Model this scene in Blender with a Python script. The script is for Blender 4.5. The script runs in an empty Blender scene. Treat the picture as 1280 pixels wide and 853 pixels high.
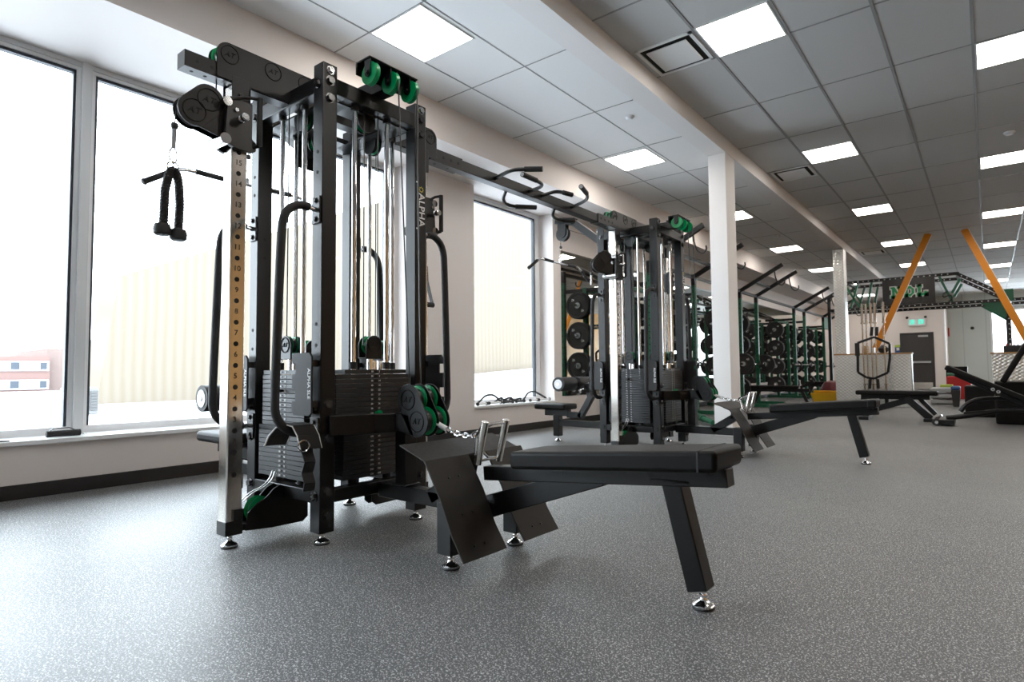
import bpy, bmesh, math, random
from mathutils import Vector, Matrix
random.seed(7)
S = bpy.context.scene
COL = S.collection
PI = math.pi
# ------------------------------------------------------------------ camera
FPX, YAW, PITCH, ROLL, CAMH = 743.307, math.radians(38.64318), math.radians(2.9165), math.radians(-0.4685), 0.8
def cam_axes():
    cy, sy, cp, sp = math.cos(YAW), math.sin(YAW), math.cos(PITCH), math.sin(PITCH)
    F = Vector((-sy*cp, cy*cp, sp)); r = Vector((cy, sy, 0)); u = r.cross(F)
    c, s = math.cos(ROLL), math.sin(ROLL)
    return c*r+s*u, -s*r+c*u, F
CR, CU, CF = cam_axes()
cd = bpy.data.cameras.new('camera'); cam = bpy.data.objects.new('camera', cd); COL.objects.link(cam)
cd.sensor_width = 36; cd.lens = FPX/1280*36; cd.clip_end = 500; cd.clip_start = 0.02
cam.matrix_world = Matrix(((CR.x, CU.x, -CF.x, 0), (CR.y, CU.y, -CF.y, 0), (CR.z, CU.z, -CF.z, CAMH), (0, 0, 0, 1)))
S.camera = cam
cd.dof.use_dof = True; cd.dof.focus_distance = 3.2; cd.dof.aperture_fstop = 4.5
def at(x, y, axis, val):
    """point of the place seen at a pixel of the photograph, on a plane axis = val"""
    d = CR*((x-640)/FPX) - CU*((y-426.5)/FPX) + CF
    c = Vector((0, 0, CAMH)); t = (val-c[axis])/d[axis]
    return c + t*d

# ------------------------------------------------------------------ materials
def mat(name, col, rough=.5, metal=0., emit=None, estr=0, noise=0, nscale=40, bump=0, coat=0, spec=None, col2=None, rvar=.06):
    m = bpy.data.materials.new(name); m.use_nodes = True
    nt = m.node_tree; N = nt.nodes; L = nt.links
    b = N['Principled BSDF']
    b.inputs['Base Color'].default_value = (*col, 1); b.inputs['Roughness'].default_value = rough
    b.inputs['Metallic'].default_value = metal
    if spec is not None: b.inputs['Specular IOR Level'].default_value = spec
    if coat: b.inputs['Coat Weight'].default_value = coat
    if emit: b.inputs['Emission Color'].default_value = (*emit, 1); b.inputs['Emission Strength'].default_value = estr
    tc = N.new('ShaderNodeTexCoord'); nz = N.new('ShaderNodeTexNoise'); nz.inputs['Scale'].default_value = nscale
    nz.inputs['Detail'].default_value = 3
    L.new(tc.outputs['Object'], nz.inputs['Vector'])
    mr = N.new('ShaderNodeMapRange'); mr.inputs['To Min'].default_value = max(0, rough-rvar); mr.inputs['To Max'].default_value = min(1, rough+rvar)
    L.new(nz.outputs['Fac'], mr.inputs['Value']); L.new(mr.outputs[0], b.inputs['Roughness'])
    if noise or col2:
        mx = N.new('ShaderNodeMix'); mx.data_type = 'RGBA'
        c2 = col2 or tuple(min(1, c*(1+noise)) for c in col); c1 = col if col2 else tuple(c*(1-noise) for c in col)
        mx.inputs[6].default_value = (*c1, 1); mx.inputs[7].default_value = (*c2, 1)
        L.new(nz.outputs['Fac'], mx.inputs[0]); L.new(mx.outputs[2], b.inputs['Base Color'])
    if bump:
        bp = N.new('ShaderNodeBump'); bp.inputs['Strength'].default_value = bump; bp.inputs['Distance'].default_value = .002
        L.new(nz.outputs['Fac'], bp.inputs['Height']); L.new(bp.outputs[0], b.inputs['Normal'])
    return m
M = {}
M['black'] = mat('black_powder_coat', (.0045, .0045, .005), .36, spec=.4, noise=.15, nscale=300, bump=.05)
M['bolt'] = mat('black_oxide_bolt', (.03, .03, .032), .22, spec=.8)
M['blackdk'] = mat('black_plastic', (.008, .008, .0085), .35)
M['rubber'] = mat('black_rubber', (.016, .016, .017), .6, noise=.2, nscale=200)
M['foam'] = mat('black_foam_grip', (.012, .012, .013), .7, noise=.2, nscale=400, bump=.2)
M['vinyl'] = mat('black_vinyl', (.0045, .004, .0038), .5, spec=.18, noise=.1, nscale=500, bump=.12)
M['plate'] = mat('stack_plate_steel', (.018, .019, .021), .45, noise=.15, nscale=150)
M['chrome'] = mat('chrome', (.85, .85, .86), .08, 1, rvar=.03)
M['steel'] = mat('brushed_steel', (.80, .77, .72), .16, 1, rvar=.05, nscale=20)
M['tread'] = mat('dark_tread_plate', (.016, .0135, .0115), .55, spec=.3, noise=.2, nscale=60, rvar=.1)
M['green'] = mat('green_pulley_plastic', (.0, .30, .10), .3)
M['greenp'] = mat('green_powder_coat', (.008, .105, .052), .4, noise=.15)
M['white'] = mat('white_print', (.75, .75, .75), .5)
M['yellow'] = mat('yellow_print', (.75, .62, .05), .5)
M['dark'] = mat('dark_hole', (.004, .004, .004), .8)
M['ink'] = mat('black_ink', (.02, .015, .012), .5)
M['wire'] = mat('steel_wire', (.55, .55, .55), .35, 1)
M['cable'] = mat('black_cable', (.02, .02, .022), .35)
M['wallw'] = mat('wall_paint', (.80, .745, .715), .6, noise=.015, nscale=4, bump=.02)
M['soffit'] = mat('soffit_paint', (.82, .80, .79), .6, noise=.015, nscale=4)
M['base'] = mat('black_baseboard_vinyl', (.018, .016, .016), .4)
M['frame'] = mat('white_window_frame', (.84, .85, .86), .35)
M['mull'] = mat('grey_mullion', (.72, .74, .75), .4)
M['gasket'] = mat('dark_gasket', (.035, .045, .06), .5)
M['tile'] = mat('ceiling_tile', (.58, .58, .575), .85, noise=.05, nscale=220, bump=.06)
M['tbar'] = mat('ceiling_t_bar', (.30, .30, .30), .5)
M['ceilw'] = mat('white_ceiling_tile', (.84, .84, .835), .8, noise=.02, nscale=220)
M['lamp'] = mat('light_diffuser', (.9, .9, .9), .5, emit=(1, .93, .85), estr=12.0)
M['mirror'] = mat('mirror_glass', (.78, .81, .79), .0, 1, rvar=.004)
M['wood'] = mat('tan_wood_panel', (.62, .34, .12), .5, noise=.12, nscale=2)
M['woodtop'] = mat('light_wood_top', (.42, .24, .10), .45, noise=.2, nscale=8)
M['orange'] = mat('orange_paint', (.72, .25, .006), .5, noise=.06, nscale=10)
M['greyw'] = mat('pale_grey_wall_paint', (.52, .56, .54), .6, noise=.02, nscale=3)
M['door'] = mat('charcoal_door_paint', (.045, .043, .043), .45, noise=.05)
M['red'] = mat('red_mat_vinyl', (.50, .02, .02), .5)
M['blue'] = mat('blue_vinyl', (.03, .08, .22), .5)
M['yell'] = mat('yellow_plastic', (.72, .42, .01), .45)
M['lime'] = mat('lime_foam', (.42, .55, .08), .6)
M['maroon'] = mat('maroon_vinyl', (.12, .012, .02), .5)
M['card'] = mat('cardboard', (.50, .33, .18), .8, noise=.1)
M['sgreen'] = mat('sign_green', (.02, .45, .33), .5, emit=(.05, .8, .6), estr=.6)
M['accase'] = mat('toned_down_unit_paint', (.13, .13, .13), .6)  # white case coloured darker to offset the overexposed daylight outside
M['acslat'] = mat('shaded_unit_slat', (.07, .07, .07), .6)  # shading of the slats put into their colour
M['snow'] = mat('snow', (.55, .56, .58), .9, noise=.02, nscale=1)
M['acm'] = mat('pale_grey_metal', (.42, .44, .45), .5)

def floor_mat():
    m = bpy.data.materials.new('speckled_rubber_floor'); m.use_nodes = True
    nt = m.node_tree; N = nt.nodes; L = nt.links; b = N['Principled BSDF']
    tc = N.new('ShaderNodeTexCoord')
    def speck(scale, lo, hi):
        v = N.new('ShaderNodeTexNoise'); v.inputs['Scale'].default_value = scale; v.inputs['Detail'].default_value = 2
        L.new(tc.outputs['Object'], v.inputs['Vector'])
        r = N.new('ShaderNodeMapRange'); r.inputs['From Min'].default_value = lo; r.inputs['From Max'].default_value = hi
        L.new(v.outputs['Fac'], r.inputs['Value']); return r.outputs[0]
    a = speck(210, .58, .615); c = speck(120, .62, .65); d = speck(160, .42, .36)
    mx = N.new('ShaderNodeMath'); mx.operation = 'MAXIMUM'; L.new(a, mx.inputs[0]); L.new(c, mx.inputs[1])
    m1 = N.new('ShaderNodeMix'); m1.data_type = 'RGBA'; m1.inputs[6].default_value = (.078, .079, .082, 1); m1.inputs[7].default_value = (.52, .52, .51, 1)
    L.new(mx.outputs[0], m1.inputs[0])
    m2 = N.new('ShaderNodeMix'); m2.data_type = 'RGBA'; m2.inputs[7].default_value = (.05, .05, .052, 1)
    L.new(d, m2.inputs[0]); L.new(m1.outputs[2], m2.inputs[6])
    L.new(m2.outputs[2], b.inputs['Base Color'])
    big = N.new('ShaderNodeTexNoise'); big.inputs['Scale'].default_value = 1.2; big.inputs['Detail'].default_value = 4
    L.new(tc.outputs['Object'], big.inputs['Vector'])
    rr = N.new('ShaderNodeMapRange'); rr.inputs['To Min'].default_value = .40; rr.inputs['To Max'].default_value = .54
    L.new(big.outputs['Fac'], rr.inputs['Value']); L.new(rr.outputs[0], b.inputs['Roughness'])
    bp = N.new('ShaderNodeBump'); bp.inputs['Strength'].default_value = .12; bp.inputs['Distance'].default_value = .001
    L.new(a, bp.inputs['Height']); L.new(bp.outputs[0], b.inputs['Normal'])
    return m
M['floor'] = floor_mat(); M['floor'].node_tree.nodes['Principled BSDF'].inputs['Specular IOR Level'].default_value = .38

def stripes(name, c1, c2, scale, axis='Y', rough=.7, dist=1.5):
    m = bpy.data.materials.new(name); m.use_nodes = True
    nt = m.node_tree; N = nt.nodes; L = nt.links; b = N['Principled BSDF']; b.inputs['Roughness'].default_value = rough
    tc = N.new('ShaderNodeTexCoord'); w = N.new('ShaderNodeTexWave'); w.bands_direction = axis
    w.inputs['Scale'].default_value = scale; w.inputs['Distortion'].default_value = dist; w.inputs['Detail'].default_value = 3
    w.inputs['Detail Scale'].default_value = .4
    L.new(tc.outputs['Object'], w.inputs['Vector'])
    mx = N.new('ShaderNodeMix'); mx.data_type = 'RGBA'; mx.inputs[6].default_value = (*c1, 1); mx.inputs[7].default_value = (*c2, 1)
    L.new(w.outputs['Fac'], mx.inputs[0]); L.new(mx.outputs[2], b.inputs['Base Color'])
    return m
M['timber'] = stripes('pale_timber_cladding', (.164, .143, .118), (.150, .128, .099), 1.1, 'Y', rough=1); M['timber'].node_tree.nodes['Principled BSDF'].inputs['Specular IOR Level'].default_value = 0

def brick_mat():
    m = bpy.data.materials.new('red_brick'); m.use_nodes = True
    nt = m.node_tree; N = nt.nodes; L = nt.links; b = N['Principled BSDF']; b.inputs['Roughness'].default_value = .9
    tc = N.new('ShaderNodeTexCoord'); mp = N.new('ShaderNodeMapping'); mp.inputs['Rotation'].default_value = (PI/2, 0, PI/2)
    br = N.new('ShaderNodeTexBrick'); br.inputs['Scale'].default_value = 4
    br.inputs['Color1'].default_value = (.155, .095, .084, 1); br.inputs['Color2'].default_value = (.145, .09, .08, 1); br.inputs['Mortar'].default_value = (.15, .11, .1, 1)
    L.new(tc.outputs['Object'], mp.inputs['Vector']); L.new(mp.outputs[0], br.inputs['Vector']); L.new(br.outputs['Color'], b.inputs['Base Color'])
    return m
M['brick'] = brick_mat()

def checker_mat():
    m = bpy.data.materials.new('diamond_plate_metal'); m.use_nodes = True
    nt = m.node_tree; N = nt.nodes; L = nt.links; b = N['Principled BSDF']
    b.inputs['Metallic'].default_value = 1; b.inputs['Roughness'].default_value = .3; b.inputs['Base Color'].default_value = (.72, .72, .70, 1)
    tc = N.new('ShaderNodeTexCoord'); mp = N.new('ShaderNodeMapping'); mp.inputs['Rotation'].default_value = (.6, .5, .785)
    vo = N.new('ShaderNodeTexVoronoi'); vo.inputs['Scale'].default_value = 22; vo.inputs['Randomness'].default_value = 0
    L.new(tc.outputs['Object'], mp.inputs['Vector']); L.new(mp.outputs[0], vo.inputs['Vector'])
    bp = N.new('ShaderNodeBump'); bp.inputs['Strength'].default_value = .6; bp.inputs['Distance'].default_value = .02
    L.new(vo.outputs['Distance'], bp.inputs['Height']); L.new(bp.outputs[0], b.inputs['Normal'])
    return m
M['diamond'] = checker_mat()

def glass_mat():
    m = bpy.data.materials.new('window_glass'); m.use_nodes = True
    nt = m.node_tree; N = nt.nodes; L = nt.links; N.remove(N['Principled BSDF'])
    t = N.new('ShaderNodeBsdfTransparent'); t.inputs[0].default_value = (.98, .98, .98, 1)
    g = N.new('ShaderNodeBsdfGlossy'); g.inputs['Roughness'].default_value = .01
    lw = N.new('ShaderNodeLayerWeight'); lw.inputs['Blend'].default_value = .12
    mx = N.new('ShaderNodeMixShader'); L.new(lw.outputs['Fresnel'], mx.inputs[0]); L.new(t.outputs[0], mx.inputs[1]); L.new(g.outputs[0], mx.inputs[2])
    L.new(mx.outputs[0], N['Material Output'].inputs['Surface'])
    return m
M['glass'] = glass_mat()

# ------------------------------------------------------------------ mesh helpers
class MB:
    def __init__(s): s.v = []; s.f = []; s.m = []; s.cur = 0
    def mat(s, i): s.cur = i; return s
    def add(s, vs, fs):
        o = len(s.v); s.v += [Vector(p) for p in vs]
        for f in fs: s.f.append([o+i for i in f]); s.m.append(s.cur)
        return s
    def box(s, x0, x1, y0, y1, z0, z1):
        v = [(x, y, z) for z in (z0, z1) for y in (y0, y1) for x in (x0, x1)]
        return s.add(v, [(0, 2, 3, 1), (4, 5, 7, 6), (0, 1, 5, 4), (2, 6, 7, 3), (0, 4, 6, 2), (1, 3, 7, 5)])
    def bar(s, p0, p1, w, h, up=(0, 0, 1)):
        p0 = Vector(p0); p1 = Vector(p1); d = (p1-p0).normalized(); up = Vector(up)
        sd = d.cross(up)
        if sd.length < 1e-4: sd = d.cross(Vector((0, 1, 0)))
        sd.normalize(); u = sd.cross(d).normalized()
        v = [p+sd*(a*w/2)+u*(b*h/2) for p in (p0, p1) for b in (-1, 1) for a in (-1, 1)]
        return s.add(v, [(0, 1, 3, 2), (4, 6, 7, 5), (0, 4, 5, 1), (2, 3, 7, 6), (0, 2, 6, 4), (1, 5, 7, 3)])
    def cyl(s, p0, p1, r, r2=None, n=14):
        p0 = Vector(p0); p1 = Vector(p1); d = (p1-p0).normalized(); r2 = r if r2 is None else r2
        a = d.orthogonal().normalized(); b = d.cross(a)
        ring = lambda p, q: [p+(a*math.cos(2*PI*i/n)+b*math.sin(2*PI*i/n))*q for i in range(n)]
        fs = [(i, (i+1) % n, n+(i+1) % n, n+i) for i in range(n)]+[tuple(range(n-1, -1, -1)), tuple(range(n, 2*n))]
        return s.add(ring(p0, r)+ring(p1, r2), fs)
    def lathe(s, prof, org, axis=(0, 0, 1), n=20):
        org = Vector(org); d = Vector(axis).normalized(); a = d.orthogonal().normalized(); b = d.cross(a)
        vs = []; k = len(prof)
        for i in range(n):
            e = a*math.cos(2*PI*i/n)+b*math.sin(2*PI*i/n)
            vs += [org+e*r+d*z for r, z in prof]
        fs = [(i*k+j, ((i+1) % n)*k+j, ((i+1) % n)*k+j+1, i*k+j+1) for i in range(n) for j in range(k-1)]
        return s.add(vs, fs)
    def tube(s, pts, r, n=10, closed=False, cap=True, smooth=0):
        P = [Vector(p) for p in pts]
        for _ in range(smooth):                      # Chaikin rounding, ends kept
            Q = [] if closed else [P[0]]
            rng = range(len(P)) if closed else range(len(P)-1)
            for i in rng:
                a, b = P[i], P[(i+1) % len(P)]; Q += [a*.75+b*.25, a*.25+b*.75]
            if not closed: Q.append(P[-1])
            P = Q
        m = len(P); vs = []; u = None
        for i in range(m):
            if closed: t = (P[(i+1) % m]-P[i-1]).normalized()
            else: t = (P[min(i+1, m-1)]-P[max(i-1, 0)]).normalized()
            if u is None: u = t.orthogonal().normalized()
            u = (u-t*u.dot(t)).normalized(); w = t.cross(u)
            vs += [P[i]+(u*math.cos(2*PI*k/n)+w*math.sin(2*PI*k/n))*r for k in range(n)]
        fs = [(i*n+k, i*n+(k+1) % n, ((i+1) % m)*n+(k+1) % n, ((i+1) % m)*n+k) for i in range(m if closed else m-1) for k in range(n)]
        if cap and not closed: fs += [tuple(range(n-1, -1, -1)), tuple((m-1)*n+k for k in range(n))]
        return s.add(vs, fs)
    def prism(s, pts, vec):
        P = [Vector(p) for p in pts]; vec = Vector(vec); n = len(P)
        return s.add(P+[p+vec for p in P], [tuple(range(n-1, -1, -1)), tuple(range(n, 2*n))]+[(i, (i+1) % n, n+(i+1) % n, n+i) for i in range(n)])
    def sheet(s, prof, wvec, th):
        """bent sheet: profile points swept by wvec, with thickness vector th"""
        P = [Vector(p) for p in prof]; w = Vector(wvec); th = Vector(th); n = len(P)
        o = [p for p in P]+[p+w for p in P]+[p+th for p in P]+[p+w+th for p in P]
        fs = []
        for i in range(n-1):
            fs += [(i, n+i, n+i+1, i+1), (2*n+i, 2*n+i+1, 3*n+i+1, 3*n+i), (i, i+1, 2*n+i+1, 2*n+i), (n+i, 3*n+i, 3*n+i+1, n+i+1)]
        fs += [(0, 2*n, 3*n, n), (n-1, 2*n-1, 4*n-1, 3*n-1)]
        return s.add(o, fs)
    def text(s, body, size, org, u, v, ext=.0006):
        org, u, v = Vector(org), Vector(u), Vector(v); nrm = u.cross(v)
        c = bpy.data.curves.new('t', 'FONT'); c.body = body; c.size = size; c.offset = size*.012; c.extrude = ext; c.align_x = 'CENTER'; c.align_y = 'CENTER'; c.resolution_u = 2
        o = bpy.data.objects.new('t', c); COL.objects.link(o)
        dg = bpy.context.evaluated_depsgraph_get(); me = bpy.data.meshes.new_from_object(o.evaluated_get(dg))
        s.add([org+u*p.co.x+v*p.co.y+nrm*p.co.z for p in me.vertices], [tuple(p.vertices) for p in me.polygons])
        bpy.data.objects.remove(o); bpy.data.curves.remove(c); bpy.data.meshes.remove(me)
        return s
    def build(s, name, mats, parent=None, org=(0, 0, 0), bevel=0, seg=2, ang=38, sub=0):
        me = bpy.data.meshes.new(name); org = Vector(org)
        me.from_pydata([p-org for p in s.v], [], s.f)
        mats = mats if isinstance(mats, (list, tuple)) else [mats]
        for m in mats: me.materials.append(m if not isinstance(m, str) else M[m])
        me.polygons.foreach_set('material_index', s.m)
        bm = bmesh.new(); bm.from_mesh(me); bmesh.ops.recalc_face_normals(bm, faces=bm.faces); bm.to_mesh(me); bm.free()
        me.polygons.foreach_set('use_smooth', [True]*len(me.polygons)); me.set_sharp_from_angle(angle=math.radians(ang))
        o = bpy.data.objects.new(name, me); COL.objects.link(o)
        if parent is not None: o.parent = parent
        else: o.location = org
        if bevel:
            b = o.modifiers.new('bevel', 'BEVEL'); b.width = bevel; b.segments = seg; b.limit_method = 'ANGLE'; b.angle_limit = math.radians(50)
        return o
def tag(o, label, cat, group=None, kind=None):
    o['label'] = label; o['category'] = cat
    if group: o['group'] = group
    if kind: o['kind'] = kind
    return o
def struct(o): o['kind'] = 'structure'; return o
def thing(name, loc, label, cat, group=None):
    o = bpy.data.objects.new(name, None); o.empty_display_size = .1; COL.objects.link(o); o.location = loc
    return tag(o, label, cat, group)
def kids(o): return [c for c in bpy.data.objects if c.parent == o]
def dup(root, off, label):
    r = root.copy(); COL.objects.link(r); r.location = root.location+Vector(off); r['label'] = label
    for ch in kids(root):
        c = ch.copy(); COL.objects.link(c); c.parent = r
        for g in kids(ch):
            d = g.copy(); COL.objects.link(d); d.parent = c
    return r
def arc(cx, cy, r, a0, a1, n=10):
    return [(cx+r*math.cos(math.radians(a0+(a1-a0)*i/n)), cy+r*math.sin(math.radians(a0+(a1-a0)*i/n))) for i in range(n+1)]
def stadium(c1, c2, r, n=12):
    """2-D outline of two circles' convex hull"""
    a = math.degrees(math.atan2(c2[1]-c1[1], c2[0]-c1[0]))
    return arc(*c2, r, a-90, a+90, n)+arc(*c1, r, a+90, a+270, n)
# ------------------------------------------------------------------ the room
XW, YB, YF, XR = -4.92, -5.0, 29.0, 5.5
ZC, ZL, ZS, XB, XG = 3.657, 3.485, 3.115, -4.18, -5.17
XBL, XBR, ZB = -2.64, -2.42, 3.47
YD, XD = 26.5, -1.19
m = MB().box(XW-.35, XR+.2, YB-.2, YF+.2, -.2, 0); fl = struct(m.build('floor', 'floor'))
# main ceiling with its T-bars
m = MB().box(XBR, XR+.2, YB, YF+.2, ZC, ZC+.1).mat(1)
gx = [-1.828+.6105*i for i in range(12)]
for x in gx: m.box(x-.012, x+.012, YB, YF, ZC-.005, ZC)
ys = [4.11+1.22*i for i in range(-7, 21)]
for y in ys: m.box(XBR, XR, y-.008, y+.008, ZC-.004, ZC)
struct(m.build('ceiling', ['tile', 'tbar']))
m = MB().box(XB, XBL, YB, YF+.2, ZL, ZL+.27).mat(1)
for x in (-3.72, -3.09): m.box(x-.006, x+.006, YB, YF, ZL-.003, ZL)
for y in [5.275+1.2*i for i in range(-8, 20)]: m.box(XB, XBL, y-.005, y+.005, ZL-.003, ZL)
struct(m.build('ceiling', ['ceilw', 'tbar']))
struct(MB().box(XBL, XBR, YB, YF, ZB, ZC+.1).build('trim_1', 'soffit'))      # beam along the row of columns
struct(MB().box(XW-.4, XB, YB, YF, ZS, ZC+.1).build('trim_2', 'wallw'))      # bulkhead over the windows
# left wall around the two windows
W1a, W1b, W2a, W2b, SILL = -4.2, 4.36, 5.413, 7.13, .345
m = MB()
for a, b, z0, z1 in ((YB, W1a, 0, ZS), (W1b, W2a, 0, ZS), (W2b, YF, 0, ZS), (W1a, W1b, 0, SILL), (W2a, W2b, 0, SILL)): m.box(XW-.35, XW, a, b, z0, z1)
struct(m.build('wall_left', 'wallw'))
struct(MB().box(XW, XW+.012, YB, YD, 0, .095).build('baseboard_left', 'base', bevel=.003))
struct(MB().box(XR, XR+.2, YB, YF, 0, ZC).build('wall_right', 'wood'))
struct(MB().box(XR-.012, XR, YB, YF, 0, .12).build('baseboard_right', 'base'))
struct(MB().box(XW-.35, XR+.2, YB-.2, YB, 0, ZC).build('wall_back', 'wallw'))
# far end: a bumped-out beige wall with a door, a grey wall with a tall window behind it
DX0, DX1, DZ = -2.50, -1.56, 2.06
m = MB().box(XW, DX0-.05, YD, YD+.15, 0, 2.95).box(DX1+.05, XD, YD, YD+.15, 0, 2.95).box(DX0-.05, DX1+.05, YD, YD+.15, DZ+.05, 2.95)
m.box(XD-.15, XD, YD+.15, YF, 0, 2.95).box(XW, XD, YD, YF, 2.95, 3.05)
struct(m.build('wall_front', 'wallw'))
struct(MB().box(XD-.02, XD+.025, YD-.025, YD+.02, 0, 2.97).build('lit_corner_strip', 'frame'))  # white strip stands in for the light on the wall corner
struct(MB().box(DX1+.05, XD, YD-.012, YD, 0, .1).build('baseboard_front', 'base'))
GX0 = .13
m = MB().box(XW, GX0, YF, YF+.2, 0, ZC).box(GX0, 5.0, YF, YF+.2, 0, .25).box(GX0, 5.0, YF, YF+.2, 3.0, ZC).box(5.0, XR, YF, YF+.2, 0, ZC)
m.mat(1).box(-.72, -.69, YF-.01, YF, 0, ZC).box(-.02, .01, YF-.01, YF, 0, ZC)
struct(m.build('wall_front', ['greyw', 'acm']))
# window mirrors of the set: frames, glass, sills
def window(n, ya, yb, muls, z0, z1):
    w = .045; g = .018; xg = XG
    m = MB()
    edges = [ya]+[v for mu in muls for v in (mu-.03, mu+.03)]+[yb]
    m.box(xg-.07, xg, ya, yb, z0, z0+.055).box(xg-.07, xg, ya, yb, z1-.06, z1)
    m.box(xg-.07, xg, ya, ya+.06, z0+.055, z1-.06).box(xg-.07, xg, yb-.10, yb, z0+.055, z1-.06)
    m.mat(1)
    for mu in muls: m.box(xg-.07, xg+.03, mu-.03, mu+.03, z0, z1)
    m.box(xg-.005, xg+.012, ya, yb, z1-.035, z1)  # greyer head strip, shade of the top gap put into colour
    bays = []
    for i in range(0, len(edges), 2):
        a, b = edges[i], edges[i+1]
        a += .06 if i == 0 else .03; b -= .10 if i == len(edges)-2 else .03
        bays.append((a, b)); zt, zb = z1-.06, z0+.055
        m.mat(0)
        if i: m.box(xg-.07, xg, a-.03, a, zb, zt)
        if i < len(edges)-2: m.box(xg-.07, xg, b, b+.03, zb, zt)
        m.mat(2)
        m.box(xg-.062, xg-.012, a, a+g, zb, zt).box(xg-.062, xg-.012, b-g, b, zb, zt).box(xg-.062, xg-.012, a, b, zt-g*1.2, zt)
    o = struct(m.build('window_%d' % n, ['frame', 'mull', 'gasket'], bevel=.002))
    for a, b in bays:
        MB().box(xg-.045, xg-.039, a, b, z0+.04, z1-.045).build('glass_pane', 'glass', o)
    s = MB().box(xg, XW+.03, ya, yb, SILL, SILL+.03).build('window_sill', 'frame', o, bevel=.003)
    s['label'] = 'pale window sill ledge'
    return o
window(1, W1a, W1b, [-1.41, 1.41], SILL+.03, ZS)
window(2, W2a, W2b, [], SILL+.03, ZS)
m = MB()
for x in (GX0, 1.75, 3.35, 4.94): m.box(x, x+.06, YF+.05, YF+.12, .25, 3.0)
m.box(GX0, 5, YF+.05, YF+.12, .25, .31).box(GX0, 5, YF+.05, YF+.12, 2.94, 3.0)
w3 = struct(m.build('window_3', 'frame')); MB().box(GX0, 5, YF+.08, YF+.086, .3, 2.95).build('glass_pane', 'glass', w3)
# door in the far wall
m = MB().box(DX0-.05, DX0, YD-.02, YD+.1, 0, DZ+.05).box(DX1, DX1+.05, YD-.02, YD+.1, 0, DZ+.05).box(DX0, DX1, YD-.02, YD+.1, DZ, DZ+.05)
d = struct(m.build('door_1', 'door', bevel=.004))
MB().box(DX0, DX1, YD+.02, YD+.065, .01, DZ).build('door_leaf', 'door', d)
MB().box(DX0+.05, DX1-.03, YD+.005, YD+.02, .02, .27).build('kick_plate', 'steel', d)['label'] = 'brushed steel kick plate'
MB().box(DX0+.12, DX1-.06, YD-.05, YD-.01, .98, 1.05).box(DX0+.15, DX0+.2, YD-.02, YD+.03, .98, 1.05).box(DX1-.14, DX1-.09, YD-.02, YD+.03, .98, 1.05).build('push_bar', 'acm', d)
MB().box(DX1-.42, DX1-.12, YD-.04, YD+.02, DZ-.12, DZ-.05).build('door_closer', 'acm', d)
# columns
def column(n, y, mt):
    return struct(MB().box(XBL+.003, XBR-.003, y, y+.335, 0, ZB).build('column_%d' % n, mt, bevel=.004))
column(1, 7.25, 'soffit')
column(2, 14.85, 'diamond')
# mirror on the wall behind the racks
o = MB().box(XW, XW+.008, 7.32, 22.6, .43, 2.6).build('wall_mirror', 'mirror', org=(XW, 15, 1.5))
tag(o, 'long frameless mirror on the window wall behind the green racks', 'mirror')

# ------------------------------------------------------------------ ceiling fittings
def ceiling_light(x0, x1, y0, y1, z, label):
    t = thing('ceiling_light', ((x0+x1)/2, (y0+y1)/2, z), label, 'ceiling light', 'square ceiling light panels')
    o = t.location; w = .014
    m = MB().box(x0-w, x1+w, y0-w, y0, z-.008, z).box(x0-w, x1+w, y1, y1+w, z-.008, z).box(x0-w, x0, y0, y1, z-.008, z).box(x1, x1+w, y0, y1, z-.008, z)
    m.build('light_frame', 'ceilw', t, o); MB().box(x0, x1, y0, y1, z-.005, z).build('light_diffuser', 'lamp', t, o)
ORD = ['first', 'second', 'third', 'fourth', 'fifth', 'sixth', 'seventh', 'eighth']
for k in range(7):
    ceiling_light(-1.80, -1.245, 4.755+3.655*k-3.655, 5.32+3.655*k-3.655, ZC, 'square ceiling light, %s from the camera in the row just right of the beam' % ORD[k])
for k in range(7):
    ceiling_light(.03, .60, 6.575+3.655*k-3.655, 7.13+3.655*k-3.655, ZC, 'square ceiling light, %s from the camera in the row two tiles right of the vents' % ORD[k])
for k in range(7):
    ceiling_light(1.86, 2.43, 8.4+3.655*k-3.655, 8.96+3.655*k-3.655, ZC, 'square ceiling light, %s from the camera in the row furthest from the windows' % ORD[k])
for k in range(7):
    ceiling_light(-3.70, -3.145, 2.89+3.655*k, 3.45+3.655*k, ZL, 'square ceiling light, %s from the camera in the row beside the window bulkhead' % ORD[k])
def vent(y, label):
    x0, x1, y0, y1, z = -2.37, -1.85, y, y+.56, ZC
    t = thing('ceiling_vent', (-2.11, y+.28, z), label, 'vent', 'square ceiling air vents'); o = t.location
    m = MB().box(x0, x1, y0, y0+.03, z-.012, z).box(x0, x1, y1-.03, y1, z-.012, z).box(x0, x0+.03, y0, y1, z-.012, z).box(x1-.03, x1, y0, y1, z-.012, z)
    m.build('vent_frame', 'ceilw', t, o)
    MB().box(x0+.03, x1-.03, y0+.03, y1-.03, z-.004, z-.001).build('vent_throat', 'dark', t, o)
    MB().box(x0+.075, x1-.075, y0+.075, y1-.075, z-.022, z-.010).build('vent_plate', 'ceilw', t, o, bevel=.006)
vent(4.76, 'square white ceiling air vent with dark slot, beside the nearest ceiling light')
vent(9.0, 'square ceiling air vent midway along the beam above the white column')
vent(16.6, 'far ceiling air vent near the dark rig sign')
def detector(x, y, z, label, r=.045):
    o = MB().lathe([(0, -.035), (r*.6, -.034), (r*.8, -.022), (r, -.012), (r, 0), (0, 0)], (x, y, z), n=18).build('smoke_detector', 'frame', org=(x, y, z))
    tag(o, label, 'smoke detector', 'small ceiling detectors')
p = at(787, 146, 2, ZL); detector(p.x, p.y, ZL, 'small round detector on the white ceiling strip beside the beam')
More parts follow.
